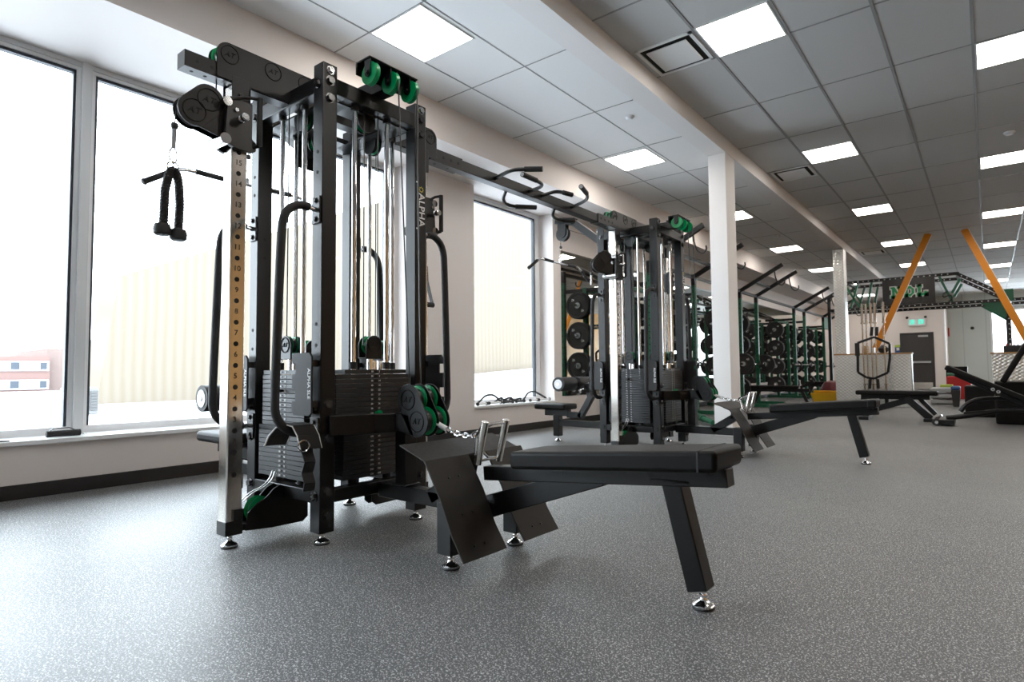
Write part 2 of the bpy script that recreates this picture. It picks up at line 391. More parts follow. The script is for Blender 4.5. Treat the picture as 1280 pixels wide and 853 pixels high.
p = at(1262, 165, 2, ZC); detector(p.x, p.y, ZC, 'small round detector on the grey tiled ceiling near the frame edge', .06)
p = at(972, 295, 2, ZL); detector(p.x, p.y, ZL, 'small detector on the ceiling strip beyond the white column')
p = at(1250, 302, 2, ZC); detector(p.x, p.y, ZC, 'small bright detector on the tiled ceiling above the orange brace')

# ------------------------------------------------------------------ outside
ext = struct(MB().box(-60, XW-.36, -30, 60, -.4, -.05).build('exterior_snow_ground', 'snow'))
FX = -20
m = MB().prism([(FX, 5.9, -.1), (FX, 6.43, 3.72), (FX, 9.48, 5.1), (FX, 13, 6.7), (FX, 34, 16), (FX, 34, -.1)], (-1.5, 0, 0))
tag(m.build('timber_building', 'timber', org=(FX, 15, 0)), 'pale timber-clad building with a sloping top outside the windows', 'building')
m = MB().prism([(FX+3.5, 8.3, -.1), (FX+3.0, 30, -.1), (FX+3.0, 30, 1.15), (FX+3.5, 8.3, -.06)], (-2.9, 0, 0))
tag(m.build('snow_bank', 'snow', org=(FX+3, 18, 0)), 'low bank of white snow along the foot of the timber building', 'snow bank', kind='thing')
BX = -40
a = at(-60, 432, 0, BX); b = at(150, 432, 0, BX)
t = thing('brick_building', (BX, (a.y+b.y)/2, -.05), 'red brick building with two strips of windows outside the first window', 'building'); o = t.location
ztop = at(70, 436, 0, BX).z
yc0, yc1 = at(-60, 470, 0, BX).y, at(58, 470, 0, BX).y
MB().box(BX-8, BX, yc1, b.y+1.5, -.05, ztop).box(BX-7, BX+.6, yc0, yc1, -.05, at(30, 446, 0, BX).z).build('brick_walls', 'brick', t, o)
for k, (ya, yb) in enumerate(((452, 464), (475, 487), (508, 516))):
    z1, z0 = at(30, ya, 0, BX).z, at(30, yb, 0, BX).z
    m = MB().box(BX+.6, BX+.68, yc0, yc1-.05, z0, z1)
    m.build('window_band', 'acm', t, o)
    for x0, x1 in ((9, 20), (22, 34), (36, 45), (46, 54)):
        MB().box(BX+.68, BX+.72, at(x0, 460, 0, BX).y, at(x1, 460, 0, BX).y, z0+.08, z1-.06).build('building_window', 'gasket' if x0 in (9, 46) else 'frame', t, o)
AX = -15
p0, p1 = at(102, 485, 0, AX), at(123, 518, 0, AX)
t = thing('outdoor_ac_unit', (AX, p0.y, -.05), 'white outdoor air conditioner box with a slatted face, standing in the snow', 'air conditioner'); o = t.location
MB().box(AX-.5, AX, p0.y-.25, p1.y, -.05, p0.z).build('unit_case', 'accase', t, o, bevel=.02)
m = MB()
for k in range(7):
    z = .02+(p0.z-.1)*k/7
    m.box(AX, AX+.02, p0.y, p0.y+(p1.y-p0.y)*.42, z+.02, z+.07).box(AX, AX+.02, p0.y+(p1.y-p0.y)*.52, p1.y-.02, z+.02, z+.07)
m.build('louver_slats', 'acslat', t, o)
# daylight: an overcast bright sky
wd = bpy.data.worlds.new('overcast_sky'); S.world = wd; wd.use_nodes = True
bg = wd.node_tree.nodes['Background']; bg.inputs[0].default_value = (.81, .92, 1.0, 1); bg.inputs[1].default_value = 6.6
S.view_settings.view_transform = 'Standard'; S.view_settings.look = 'None'; S.view_settings.gamma = 1; S.view_settings.use_curve_mapping = False
S.view_settings.exposure = 0.9
S.cycles.use_denoising = True; S.cycles.max_bounces = 10; S.cycles.diffuse_bounces = 5; S.cycles.glossy_bounces = 5; S.cycles.transparent_max_bounces = 12
S.cycles.sample_clamp_indirect = 8; S.cycles.caustics_reflective = False
# ------------------------------------------------------------------ the cable towers (built at the near one's place, then copied)
XC, YC = -2.765, 1.943
T1 = Vector((XC, YC, 0)); T2OFF = Vector((-.05, 3.77, 0))
PX, PY, PH = .295, .293, 2.295
def foot(parent, x, y, org, top=.06):
    m = MB().lathe([(0, 0), (.036, 0), (.038, .004), (.036, .008)], (x, y, 0), n=24)
    m.mat(1).lathe([(.036, .007), (.0365, .013), (.030, .019), (.016, .026), (.011, .036), (.011, .038), (.0145, .038), (.0145, .046), (.009, .046), (.009, top+.012), (0, top+.012)], (x, y, 0), n=24)
    m.build('levelling_foot', ['rubber', 'chrome'], parent, org)
def bolt(m, p, d, r=.020, h=.016):
    p = Vector(p); d = Vector(d)
    m.cyl(p, p+d*.003, r*1.25, n=16).cyl(p+d*.003, p+d*h, r, r*.9, n=6)
def emblem(m, p, u, v, r):
    """raised ring with a small two-letter mark, on a plate"""
    p, u, v = Vector(p), Vector(u), Vector(v); nrm = u.cross(v).normalized()
    pts = [p+nrm*.001+u*(r*math.cos(a))+v*(r*math.sin(a)) for a in [2*PI*i/40 for i in range(40)]]
    m.tube(pts, .0028, n=6, closed=True)
    m.text('A', r*.8, p+nrm*.001-u*r*.27, u, v+u*.3, .0015); m.text('T', r*.8, p+nrm*.001+u*r*.32, u, v+u*.3, .0015)
def wheel(m, c, ax, r, w=.013):
    """two thin green rims on a dark grooved hub: material 0 rim, 1 hub"""
    c, ax = Vector(c), Vector(ax).normalized()
    m.mat(1).cyl(c-ax*w*.55, c+ax*w*.55, r*.80, n=28).mat(0)
    for s_ in (-1, 1): m.lathe([(r*.6, s_*w), (r*.985, s_*w), (r, s_*w*.93), (r*.9, s_*w*.72), (r*.6, s_*w*.70)], c, ax, 32)
    return m
tower = thing('cable_tower', T1, 'tall black four-post cable tower with weight stacks, nearest the camera beside the window', 'cable machine', 'cable towers joined by the overhead beam')
def part(m, name, mats, bevel=0, **k): return m.build(name, mats, tower, T1, bevel, **k)
X0, X1, Y0, Y1 = XC-PX-.04, XC+PX+.04, YC-PY-.04, YC+PY+.04      # outer faces
for sx in (-1, 1):
    for sy in (-1, 1):
        x, y = XC+sx*PX, YC+sy*PY
        m = MB().box(x-.04, x+.04, y-.04, y+.04, .055, PH)
        o = part(m, 'post', 'black', .004)
        for p, d in [((x, y+sy*.04, z), (0, sy, 0)) for z in (2.19, .225, .47, .63)]+[((x+sx*.04, y, z), (sx, 0, 0)) for z in (2.21, .245, .49, .65, 2.125, .135)]:
            b = MB(); bolt(b, p, d); b.build('post_bolt', 'bolt', o, T1)
        b = MB(); bolt(b, (x+sx*.04, y, 2.262), (sx, 0, 0), .017, .016)
        c = b.build('chrome_bolt', 'chrome', o, T1)
        foot(tower, x, y, T1)
        d = MB()                                      # bolt holes in the outer and side faces
        for z in (1.86, 1.76, 1.03, .93): d.cyl((x+sx*.0, y+sy*.0395, z), (x, y+sy*.041, z), .009)
        for z in (1.52, 1.42, .88): d.cyl((x-sx*.0395, y, z), (x-sx*.041, y, z), .008)
        d.build('bolt_holes', 'dark', o, T1)
def ring_rail(name, z0, z1, w, mt='black'):
    for s in (-1, 1):
        m = MB().box(X0+.08, X1-.08, (Y0 if s < 0 else Y1-w), (Y0+w if s < 0 else Y1), z0, z1)
        part(m, name, mt, .003)
        m = MB().box((X0 if s < 0 else X1-w), (X0+w if s < 0 else X1), Y0+.08, Y1-.08, z0, z1)
        part(m, name, mt, .003)
ring_rail('top_rail', 2.157, 2.235, .06)
ring_rail('bottom_rail', .19, .25, .06)
# thin angle plates under the top rails that carry the rods
for s in (-1, 1):
    part(MB().box(X0+.08, X1-.08, YC+s*.2-.055, YC+s*.2+.055, 2.149, 2.157), 'rod_plate', 'black')
part(MB().box(X1-.18, X1-.06, Y0+.08, Y1-.08, 2.149, 2.157), 'rod_plate', 'black')
part(MB().box(X0+.06, X0+.18, Y0+.08, Y1-.08, 2.149, 2.157), 'rod_plate', 'black')
# central overhead beam across the tower, short tube toward the row side
part(MB().box(XC-.0375, XC+.0375, YC-.66, YC+.66, 2.168, 2.242), 'overhead_beam', 'black', .004)
part(MB().box(XC+.04, X1+.075, YC-.04, YC+.04, 2.2355, 2.31), 'cross_beam', 'black', .004)
# ---- weight stacks on the four sides
def side(k):
    """frame of side k: origin on the outer face centre, u along the face, n outward"""
    c = {0: ((XC, Y0), (1, 0), (0, -1)), 1: ((X1, YC-.01), (0, 1), (1, 0)), 2: ((XC, Y1), (-1, 0), (0, 1)), 3: ((X0, YC+.01), (0, -1), (-1, 0))}[k]
    return Vector((*c[0], 0)), Vector((*c[1], 0)), Vector((*c[2], 0))
NUM = 23
def obox(m, o, u, n, a0, a1, d0, d1, z0, z1):
    v = [o+u*a+n*d+Vector((0, 0, z)) for z in (z0, z1) for d in (d0, d1) for a in (a0, a1)]
    m.add(v, [(0, 2, 3, 1), (4, 5, 7, 6), (0, 1, 5, 4), (2, 6, 7, 3), (0, 4, 6, 2), (1, 3, 7, 5)])
pitch = .0233
for k in range(4):
    o, u, n = side(k)
    wl, wu = (.225, .193) if k in (0, 2) else (.19, .236)
    meshes = {}
    for i in range(NUM):
        w = wl if i < 11 else wu
        if i == NUM-1: w = .185
        if w not in meshes:
            m = MB(); obox(m, o, u, n, -w, w, -.105, -.005, 0, pitch-.0022)
            m.mat(1); obox(m, o, u, n, -.036, .036, -.006, -.0042, .002, pitch-.005)
            p = part(m, 'weight_plate', ['plate', 'blackdk'], .002, seg=1); meshes[w] = p
        else:
            p = meshes[w].copy(); COL.objects.link(p)
        p.location.z = .281+i*pitch
    if k in (0, 1):
        m = MB()
        for i in range(NUM):
            z = .281+i*pitch+.0105; lb = 10+10*(NUM-1-i)
            m.text(str(lb), .0135, o+u*-.023-n*.0040+Vector((0, 0, z)), u, (0, 0, 1), .0003)
            m.text('%d' % round(lb*.4536), .0135, o+u*.023-n*.0040+Vector((0, 0, z)), u, (0, 0, 1), .0003)
        part(m, 'plate_lettering', 'white')
        m = MB()
        for i in range(NUM):
            z = .281+i*pitch+.0105; q = o-n*.0045+Vector((0, 0, z)); m.cyl(q, q+n*.0012, .0055, n=10)
        part(m, 'pin_holes', 'dark')
        q = o+Vector((0, 0, .281+13.5*pitch)) if k == 1 else o+Vector((0, 0, .281+18.5*pitch))
        m = MB().cyl(q-n*.004, q+n*.022, .007).cyl(q+n*.022, q+n*.036, .015, .012)
        part(m, 'selector_pin', 'green' if k == 1 else 'blackdk')
    zt = .281+NUM*pitch
    for s in (-1, 1):
        q = o+u*(s*.104)-n*.05
        part(MB().cyl(q+Vector((0, 0, .25)), q+Vector((0, 0, 2.16)), .0125, n=16), 'guide_rod', 'chrome')
        part(MB().cyl(q+Vector((0, 0, zt)), q+Vector((0, 0, zt+.036)), .02, n=16), 'rod_bushing', 'rubber'); part(MB().cyl(q+Vector((0, 0, .252)), q+Vector((0, 0, .281)), .022, n=16), 'rod_bushing', 'rubber'); part(MB().cyl(q+Vector((0, 0, 2.135)), q+Vector((0, 0, 2.157)), .021, n=16), 'rod_bushing', 'rubber')
    # lift pulley above the stack
    c = o-n*.05+Vector((0, 0, 0)); hz = zt+.052
    m = MB()
    for s in (-.03, .03):
        pts = [(-.05, hz), (.05, hz), (.05, hz+.07)]+arc(0, hz+.07, .05, 0, 180, 12)[1:]
        m.prism([c+u*a+n*(s-.004)+Vector((0, 0, b)) for a, b in pts], n*.008)
    obox(m, c, u, n, -.05, .05, -.03, .03, hz, hz+.008)
    h = part(m, 'lift_pulley', 'black', .002)
    m = wheel(MB(), c+Vector((0, 0, hz+.071)), n, .047, .016)
    m.build('pulley_wheel', ['green', 'blackdk'], h, T1)
    m = MB(); emblem(m, c+n*.0345+Vector((0, 0, hz+.072)), u, Vector((0, 0, 1)), .037); m.build('maker_logo', 'dark', h, T1)
    q = c+Vector((0, 0, zt-.005))
    part(MB().cyl(q, q+Vector((0, 0, .058)), .017, n=18).cyl(q+u*.03, q+u*.03+Vector((0, 0, .05)), .009), 'lift_stem', 'chrome')
    m = MB()
    for s in (-.044, .044): m.cyl(c+u*s+Vector((0, 0, hz+.07)), c+u*s+Vector((0, 0, 2.2)), .0032, n=6)
    part(m, 'lift_cable', 'cable')
    m = MB()                                           # upper return pulleys under the beam
    q = c+n*-.06+Vector((0, 0, 2.125)); wheel(m, q, n, .05)
    part(m, 'return_pulley', ['green', 'blackdk'])
    m = MB()
    for s in (-.02, .02): m.prism([q+u*a+n*(s-.003)+Vector((0, 0, b)) for a, b in [(-.056, .03), (-.056, 0)]+arc(0, 0, .056, 180, 360, 10)+[(.056, .03)]], n*.006)
    part(m, 'return_bracket', 'black')
# ---- numbered uprights with sliding pulleys, and all the things mirrored on both ends
def two(sgn):
    """map from the near (window-row front) end; sgn -1 turns it half round"""
    return (lambda x, y, z: (x, y, z)) if sgn > 0 else (lambda x, y, z: (2*XC-x, 2*YC-y, z))
carriages = []
for sgn in (1, -1):
    F = two(sgn); V = lambda x, y, z: Vector(F(x, y, z))
    def bx(m, x0, x1, y0, y1, z0, z1):
        a, b = F(x0, y0, z0), F(x1, y1, z1); m.box(min(a[0], b[0]), max(a[0], b[0]), min(a[1], b[1]), max(a[1], b[1]), z0, z1); return m
    ux, vx = Vector((0, sgn, 0)), Vector((0, 0, 1))
    u0, u1, v0, v1 = XC-.04, XC+.04, 1.32, 1.395
    o = part(bx(MB(), u0, u1, v0, v1, .10, 2.165), 'numbered_upright', 'steel', .006, seg=3)
    m = MB()
    for i in range(19):
        z = .335+.1005*i
        for s in (-1, 1): m.cyl((XC+s*.0395, F(0, 1.354, 0)[1], z), (XC+s*.0406, F(0, 1.354, 0)[1], z), .0115, n=18)
    m.build('hole_pattern', 'dark', o, T1)
    m = MB()
    for i in range(18):
        m.text(str(i+1), .035, (XC+.0402, F(0, 1.354, 0)[1], .386+.1005*i), (0, 1, 0), (0, 0, 1), .0004)
        m.text(str(i+1), .035, (XC-.0402, F(0, 1.354, 0)[1], .386+.1005*i), (0, -1, 0), (0, 0, 1), .0004)
    m.build('height_lettering', 'ink', o, T1)
    m = MB(); bx(m, u0-.003, u1+.003, v0-.003, v1+.003, .06, .125); bx(m, u1-.005, u1+.012, v0+.03, v1, .125, .178)
    part(m, 'upright_shoe', 'blackdk', .003)
    foot(tower, *F(XC, 1.357, 0)[:2], T1)
    # lower link plates with the floor pulley
    pix = [(306.6, 664), (309.9, 641.8), (321.3, 629.5), (332.8, 622), (342.7, 610.6), (350.9, 605.7), (385, 628), (385, 645), (378.8, 651.7), (339.4, 659.9)]
    pts = [at(x, y, 0, -2.73) for x, y in pix]
    m = MB()
    for x in (XC-.035, XC+.029): m.prism([V(x, p.y, p.z) for p in pts], (sgn*.006, 0, 0))
    bx(m, XC-.03, XC+.03, 1.39, 1.62, .07, .10)
    part(m, 'link_plate', 'black', .002)
    m = wheel(MB(), V(XC, 1.495, .15), (1, 0, 0), .062, .02)
    part(m, 'floor_pulley', ['green', 'blackdk'])
    m = MB()
    for d in (-.012, .012): m.tube([V(XC+d, p[0], p[1]) for p in ((1.415, .20), (1.46, .235), (1.52, .25), (1.56, .285), (1.575, .33), (1.585, .30))], .0026, n=6, smooth=2)
    part(m, 'link_cable', 'wire')['label'] = 'silvery steel cable'
    # saddle and stop at the top
    m = MB(); bx(m, u1, u1+.006, v0-.005, v1+.01, 2.06, 2.20); bx(m, u0-.006, u0, v0-.005, v1+.01, 2.06, 2.20); bx(m, u0-.006, u1+.006, v1, v1+.01, 2.06, 2.165); bx(m, u1, u1+.02, v0+.02, v1-.005, 2.02, 2.075)
    bolt(m, F(u1+.006, v0+.035, 2.115), (sgn, 0, 0), .011, .009)
    part(m, 'saddle_bracket', 'black', .002)
    # cover plates and pulleys on the overhead beam
    pts = [(v0-.077, 2.172), (v0-.077, 2.292)]+arc(v0-.019, 2.292, .058, 180, 90, 8)[1:]+[(YC-.18, 2.345), (YC-.145, 2.30), (YC-.145, 2.172)]
    m = MB()
    for x in (XC-.045, XC+.038): m.prism([V(x, a, b) for a, b in pts], (sgn*.007, 0, 0))
    cv = part(m, 'pulley_cover', 'black', .002)
    for a, b in ((v0-.017, 2.294), (1.519, 2.297), (1.70, 2.297)):
        m = MB(); emblem(m, V(XC+.045*sgn, a, b) if sgn > 0 else Vector((XC+.045, 2*YC-a, b)), (0, 1, 0), (0, 0, 1), .042)
        m.build('maker_logo', 'dark', cv, T1)
    m = MB()
    for a in (v0-.019, 1.519, 1.70): wheel(m, V(XC, a, 2.292), (1, 0, 0), .056, .024)
    m.build('pulley_wheel', ['green', 'blackdk'], cv, T1)
    # sliding carriage
    dz = 0 if sgn > 0 else -.195
    Z = lambda z: z+dz
    m = MB()
    pp = [(1.285, 2.075), (1.275, 1.885), (1.30, 1.86), (1.335, 1.848), (1.405, 1.848), (1.425, 1.862), (1.425, 1.90), (1.405, 1.915), (1.405, 2.085), (1.30, 2.09)]
    for x in (u0-.026, u1+.004): m.prism([V(x, a, Z(b)) for a, b in pp], (sgn*.022, 0, 0))
    bx(m, u0-.02, u1+.02, v1+.004, v1+.012, Z(1.87), Z(2.07))
    car = part(m, 'carriage', 'blackdk', .003); carriages.append(car)
    m = MB().cyl(V(u0-.03, 1.278, Z(1.882)), V(u1+.03, 1.278, Z(1.882)), .026, n=20).cyl(V(u0-.03, 1.285, Z(2.06)), V(u1+.03, 1.285, Z(2.06)), .022, n=20)
    m.build('carriage_roller', 'chrome', car, T1)
    VH = lambda x, y, z: Vector((x, y if sgn > 0 else 2.64-(1.43-y)*.6, z))
    m = MB().tube([VH(u1+.02, 1.30, Z(2.075)), VH(u1+.035, 1.36, Z(2.10)), VH(u1+.045, 1.428, Z(2.113))], .008).cyl(VH(u1+.045, 1.43, Z(1.885)), VH(u1+.045, 1.43, Z(2.118)), .0135, n=14).tube([VH(u1+.02, 1.41, Z(1.88)), VH(u1+.045, 1.43, Z(1.886))], .01)
    m.build('grip_handle', 'foam', car, T1)
    m = MB().cyl(VH(u1+.02, 1.345, Z(1.99)), VH(u1+.045, 1.345, Z(1.99)), .017).lathe([(.012, 0), (.012, .012), (.019, .018), (.019, .035), (.014, .04), (0, .04)], VH(u1+.045, 1.345, Z(1.99)), (1, 0, 0), 16).cyl(VH(u1+.02, 1.325, Z(2.03)), VH(u1+.036, 1.325, Z(2.03)), .009)
    m.build('pull_knob', 'chrome', car, T1)
    c1, c2 = (1.218, 2.052), (1.155, 1.983)
    outl = [(a, b) for a, b in stadium(c2, c1, .071)]
    m = MB()
    for x in (XC-.03, XC+.022): m.prism([V(x, a, Z(b)) for a, b in outl], (sgn*.008, 0, 0)); m.prism([V(x+sgn*.0006, a, Z(b)) for a, b in ((1.14, 1.922), (1.19, 1.912), (1.275, 1.895), (1.287, 1.99), (1.262, 2.02), (1.20, 2.06))], (sgn*.0068, 0, 0))
    bx(m, XC-.03, XC+.03, 1.27, 1.295, Z(1.895), Z(1.99))
    arm = m.build('pulley_arm', 'black', car, T1, .002)
    m = MB()
    for c in (c1, c2):
        m.lathe([(.01, -.014), (.062, -.014), (.056, 0), (.062, .014), (.01, .014)], V(XC, c[0], Z(c[1])), (1, 0, 0), 28)
    m.build('pulley_wheel', 'blackdk', car, T1)
    for c in (c1, c2):
        y = c[0] if sgn > 0 else 2*YC-c[0]
        m = MB(); emblem(m, (XC+.0305, y, Z(c[1])), (0, 1, 0), (0, 0, 1), .05)
        m.build('maker_logo', 'dark', car, T1)
    m = MB().tube([V(XC, 1.262, Z(2.06)), V(XC, 1.262, 2.17)], .0032, n=6).tube([V(XC, 1.092, Z(1.98)), V(XC, 1.084, Z(1.90))], .0032, n=6).lathe([(0, -.018), (.013, -.012), (.017, 0), (.013, .012), (0, .018)], V(XC, 1.084, Z(1.895)), n=14)
    m.build('cable_end', 'cable', car, T1)
    m = MB().cyl(V(XC, 1.083, Z(1.878)), V(XC, 1.081, Z(1.79)), .0105, n=14)
    m.build('cable_sleeve', 'chrome', car, T1)
    if sgn < 0:
        pv = Vector(F(XC, 1.285, 0))-T1; R = Matrix.Translation(pv) @ Matrix.Rotation(math.radians(52), 4, 'Z') @ Matrix.Translation(-pv)
        for c in kids(car):
            if c.name.split('.')[0] in ('pulley_arm', 'pulley_wheel', 'maker_logo', 'cable_end', 'cable_sleeve'): c.data.transform(R)
        CABLE_END_FAR = R @ (Vector(F(XC, 1.081, Z(1.79)))-T1) + T1
    # foam grab bars on the two posts of this end
    for px in (XC+PX, XC-PX):
        path = [V(px, Y0-.002, 1.575), V(px, Y0-.10, 1.585), V(px, Y0-.175, 1.53), V(px, Y0-.185, 1.38), V(px, Y0-.205, .72), V(px, Y0-.205, .60), V(px, Y0-.13, .53), V(px, Y0-.002, .525)]
        g = part(MB().tube(path, .012, smooth=2), 'grab_bar', 'chrome')
        P = [Vector(q) for q in path]; P[0] = P[0].lerp(P[1], .45); P[-1] = P[-1].lerp(P[-2], .35)
        MB().tube(P, .0195, n=14, smooth=2).build('foam_sleeve', 'foam', g, T1)
        for z in (1.575, .525):
            m = MB(); bx(m, px-.032, px+.032, Y0-.009, Y0, z-.065, z+.065)
            for d in (-.045, .045): bolt(m, F(px, Y0-.009, z+d), (0, -sgn, 0), .012, .010)
            m.build('bar_bracket', 'blackdk', g, T1, .003)
        # notched accessory holder
        xr = px+.028
        out = [(xr, .615), (xr-.02, .60), (xr-.15, .60), (xr-.165, .62), (xr-.165, .665), (xr-.135, .665), (xr-.135, .715), (xr-.165, .715), (xr-.165, .795), (xr-.135, .795), (xr-.135, .845), (xr-.165, .845), (xr-.165, .875), (xr-.15, .895), (xr-.02, .895), (xr, .875)]
        h = part(MB().prism([V(a, Y0-.042, b) for a, b in out], (0, sgn*.01, 0)), 'accessory_holder', 'rubber', .002)
        bx(MB(), px-.02, px+.02, Y0-.033, Y0, .64, .67).build('holder_standoff', 'blackdk', h, T1); bx(MB(), px-.02, px+.02, Y0-.033, Y0, .83, .86).build('holder_standoff', 'blackdk', h, T1)
        MB().text('ALPHA SLE', .03, V(px+.008, Y0-.0428, .75), (0, 0, -1), (sgn, 0, 0), .0004).build('holder_lettering', 'white', h, T1)
# lettering on the row side post
m = MB().text('ALPHA', .062, (X1+.0008, YC+PY+.005, 1.70), (0, 0, -1), (0, 1, 0), .0005).text('.', .06, (X1+.0008, YC+PY-.015, 1.852), (0, 0, -1), (0, 1, 0)).text('.', .06, (X1+.0008, YC+PY-.015, 1.592), (0, 0, -1), (0, 1, 0))
m.mat(1)
for a in range(8): m.prism([(X1+.0004, YC+PY+.004+.010*math.cos(t)+.004*math.cos(t+1.57), 1.815+.010*math.sin(t)+.004*math.sin(t+1.57)) for t in [a*PI/4]]+[(X1+.0004, YC+PY+.004+.019*math.cos(a*PI/4), 1.815+.019*math.sin(a*PI/4)), (X1+.0004, YC+PY+.004+.010*math.cos(a*PI/4)-.004*math.cos(a*PI/4+1.57), 1.815+.010*math.sin(a*PI/4)-.004*math.sin(a*PI/4+1.57))], (.0006, 0, 0))
part(m, 'post_lettering', ['white', 'yellow'])['label'] = 'white lettering with a small yellow emblem'
# ---- row side: three top pulleys, guard bars, mast and double pulley block
YR = 1.98
m = MB().box(X1+.055, X1+.165, 1.755, 2.065, 2.318, 2.326).box(X1-.03, X1+.07, 1.90, 1.985, 2.31, 2.326).box(X1+.055, X1+.063, 1.755, 2.065, 2.262, 2.32)
part(m, 'top_pulley_bracket', 'black', .003)
for y in (1.787, 1.912, 2.037):
    m = MB().lathe([(.010, -.013), (.056, -.013), (.056, -.010), (.048, 0), (.056, .010), (.056, .013), (.010, .013)], (X1+.135, y, 2.255), (0, 1, 0), 32)
    w = part(m, 'top_pulley', 'green')
    m = MB()
    for yy in (y-.023, y+.017): m.prism([(X1+.135+a, yy, 2.255+b) for a, b in [(-.022, .064), (-.022, 0)]+arc(0, 0, .022, 180, 360, 8)+[(.022, .064)]], (0, .006, 0))
    bolt(m, (X1+.135, y-.023, 2.255), (0, -1, 0), .01, .008)
    m.build('pulley_fork', 'black', w, T1)
m = MB()
for y, y2 in ((1.912, 1.945), (2.037, 2.015)): m.cyl((X1+.189, y, 2.255), (-2.19, y2, .70), .0036, n=6)
part(m, 'row_cable', 'cable')
m = MB()
pl = [(X1, 1.655), (-2.355, 1.86), (-2.29, 1.945)]
for f in (1, -1):
    pts = [Vector((x, y if f > 0 else 2*1.957-y, .552)) for x, y in pl]
    for a, b in zip(pts, pts[1:]): m.bar(a, b, .05, .09)
part(m, 'guard_bar', 'black', .003)
part(MB().box(-2.295, -2.22, 1.943, 2.018, .25, .60).box(-2.31, -2.205, 1.93, 2.03, .25, .258), 'pulley_mast', 'black', .003)
c1, c2 = (-2.16, .668), (-2.098, .568)
m = MB()
for y in (1.905, 1.974, 2.043): m.prism([(a, y, b) for a, b in stadium(c1, c2, .075, 14)], (0, .007, 0)); m.prism([(a, y, b) for a, b in ((-2.25, .52), (-2.12, .50), (-2.16, .60), (-2.25, .60))], (0, .007, 0))
blk = part(m, 'pulley_block', 'black', .002)
m = MB()
for c in (c1, c2):
    for y in (1.943, 2.012): wheel(m, (c[0], y, c[1]), (0, 1, 0), .067, .026)
m.build('pulley_wheel', ['green', 'blackdk'], blk, T1)
for c in (c1, c2):
    m = MB(); emblem(m, (c[0], 1.9045, c[1]), (1, 0, 0), (0, 0, 1), .047); m.build('maker_logo', 'dark', blk, T1)
# ---- lat pulldown arm on the window side
m = MB().bar((X0+.02, YC, 2.10), (-3.60, YC, 2.50), .07, .075).bar((-3.57, YC, 2.505), (-3.84, YC, 2.55), .07, .075).box(X0-.006, X0, YC-.07, YC+.07, 2.0, 2.25)
arm = part(m, 'pulldown_arm', 'black', .004)
m = MB()
for y in (YC-.035, YC+.028): m.prism([(a, y, b) for a, b in [(-3.80, 2.53), (-3.80, 2.40)]+arc(-3.745, 2.39, .055, 180, 360, 10)+[(-3.69, 2.53)]], (0, .007, 0))
m.build('pulley_fork', 'black', arm, T1)
m = MB().lathe([(.01, -.022), (.085, -.022), (.075, 0), (.085, .022), (.01, .022)], (-3.745, YC, 2.385), (0, 1, 0), 28); m.build('pulley_wheel', 'blackdk', arm, T1)
m = MB().tube([(-3.78, YC, 2.385), (-3.78, YC, 2.22)], .0035, n=6).lathe([(0, -.02), (.014, -.012), (.018, 0), (.014, .012), (0, .02)], (-3.78, YC, 2.235), n=14).tube([(-3.69, YC, 2.43), (-3.12, YC, 2.2)], .0035, n=6)
m.build('pulldown_cable', 'cable', arm, T1)
# the front end of the near tower carries a longer free beam
fr = MB().box(XC-.0375, XC+.0375, 1.105, YC-.66, 2.168, 2.242)
fr.mat(1)
for y in (1.16, 1.225): fr.cyl((XC+.037, y, 2.205), (XC+.0382, y, 2.205), .008)
for y in (1.15, 1.21): fr.cyl((XC, y, 2.1672), (XC, y, 2.1685), .008)
# copy
tower2 = dup(tower, T2OFF, 'tall black four-post cable tower with weight stacks, just in front of the white column')
for c in kids(tower2):
    if c.name.startswith('carriage') and not c.name.startswith('carriage_') and len(kids(c)) > 3:
        if all(abs(v.co.y) > .4 and v.co.y < 0 for v in c.data.vertices): 
            c.location.z -= .17; pv = Vector((0, 1.285-YC, 0)); ang = math.radians(-34)
            for g in kids(c):
                if g.name.split('.')[0] in ('pulley_arm', 'pulley_wheel', 'maker_logo', 'cable_end', 'cable_sleeve'):
                    g.rotation_euler.z = ang; g.location = pv-Matrix.Rotation(ang, 3, 'Z') @ pv
fr.build('free_beam', ['black', 'dark'], tower, T1, .004)
# ---- bridge between the towers with chin-up grips
BY0, BY1 = YC+.661, YC+T2OFF.y-.661
bx_ = XC-.02
br = thing('pull_up_bridge', (bx_, (BY0+BY1)/2, 2.168), 'long black overhead beam with chin-up grips joining the two cable towers', 'pull-up bar'); o = br.location.copy()
MB().box(bx_-.0375, bx_+.0375, BY0, BY1, 2.168, 2.242).build('bridge_beam', 'black', br, o, .004)
for y0, y1 in ((BY0, BY0+.30), (BY1-.34, BY1)):
    m = MB().box(bx_-.044, bx_+.044, y0, y1, 2.163, 2.247); m.mat(1)
    for i in range(4):
        y = y0+.05+i*.07; m.cyl((bx_+.0438, y, 2.205), (bx_+.0452, y, 2.205), .011)
    for i in range(2): m.cyl((bx_, y0+.08+.12*i, 2.1622), (bx_, y0+.08+.12*i, 2.1635), .010)
    m.build('splice_sleeve', ['black', 'dark'], br, o, .003)
def grip(pts, cap='rubber'):
    g = MB().tube(pts, .014, n=12, smooth=2).build('chin_up_grip', 'blackdk', br, o)
    a, b = Vector(pts[-2]), Vector(pts[-1])
    MB().tube([a.lerp(b, .25), b], .019, n=12).build('grip_sleeve', 'foam', g, o)
    e = (b-a).normalized(); MB().cyl(b, b+e*.004, .014).build('grip_cap', 'acm' if cap != 'wood' else 'woodtop', g, o)
zz = 2.205; xr, xl = bx_+.037, bx_-.037
grip([(xr, 3.26, zz), (-2.58, 3.22, zz+.01), (-2.52, 3.24, zz+.01), (-2.37, 3.32, zz)])
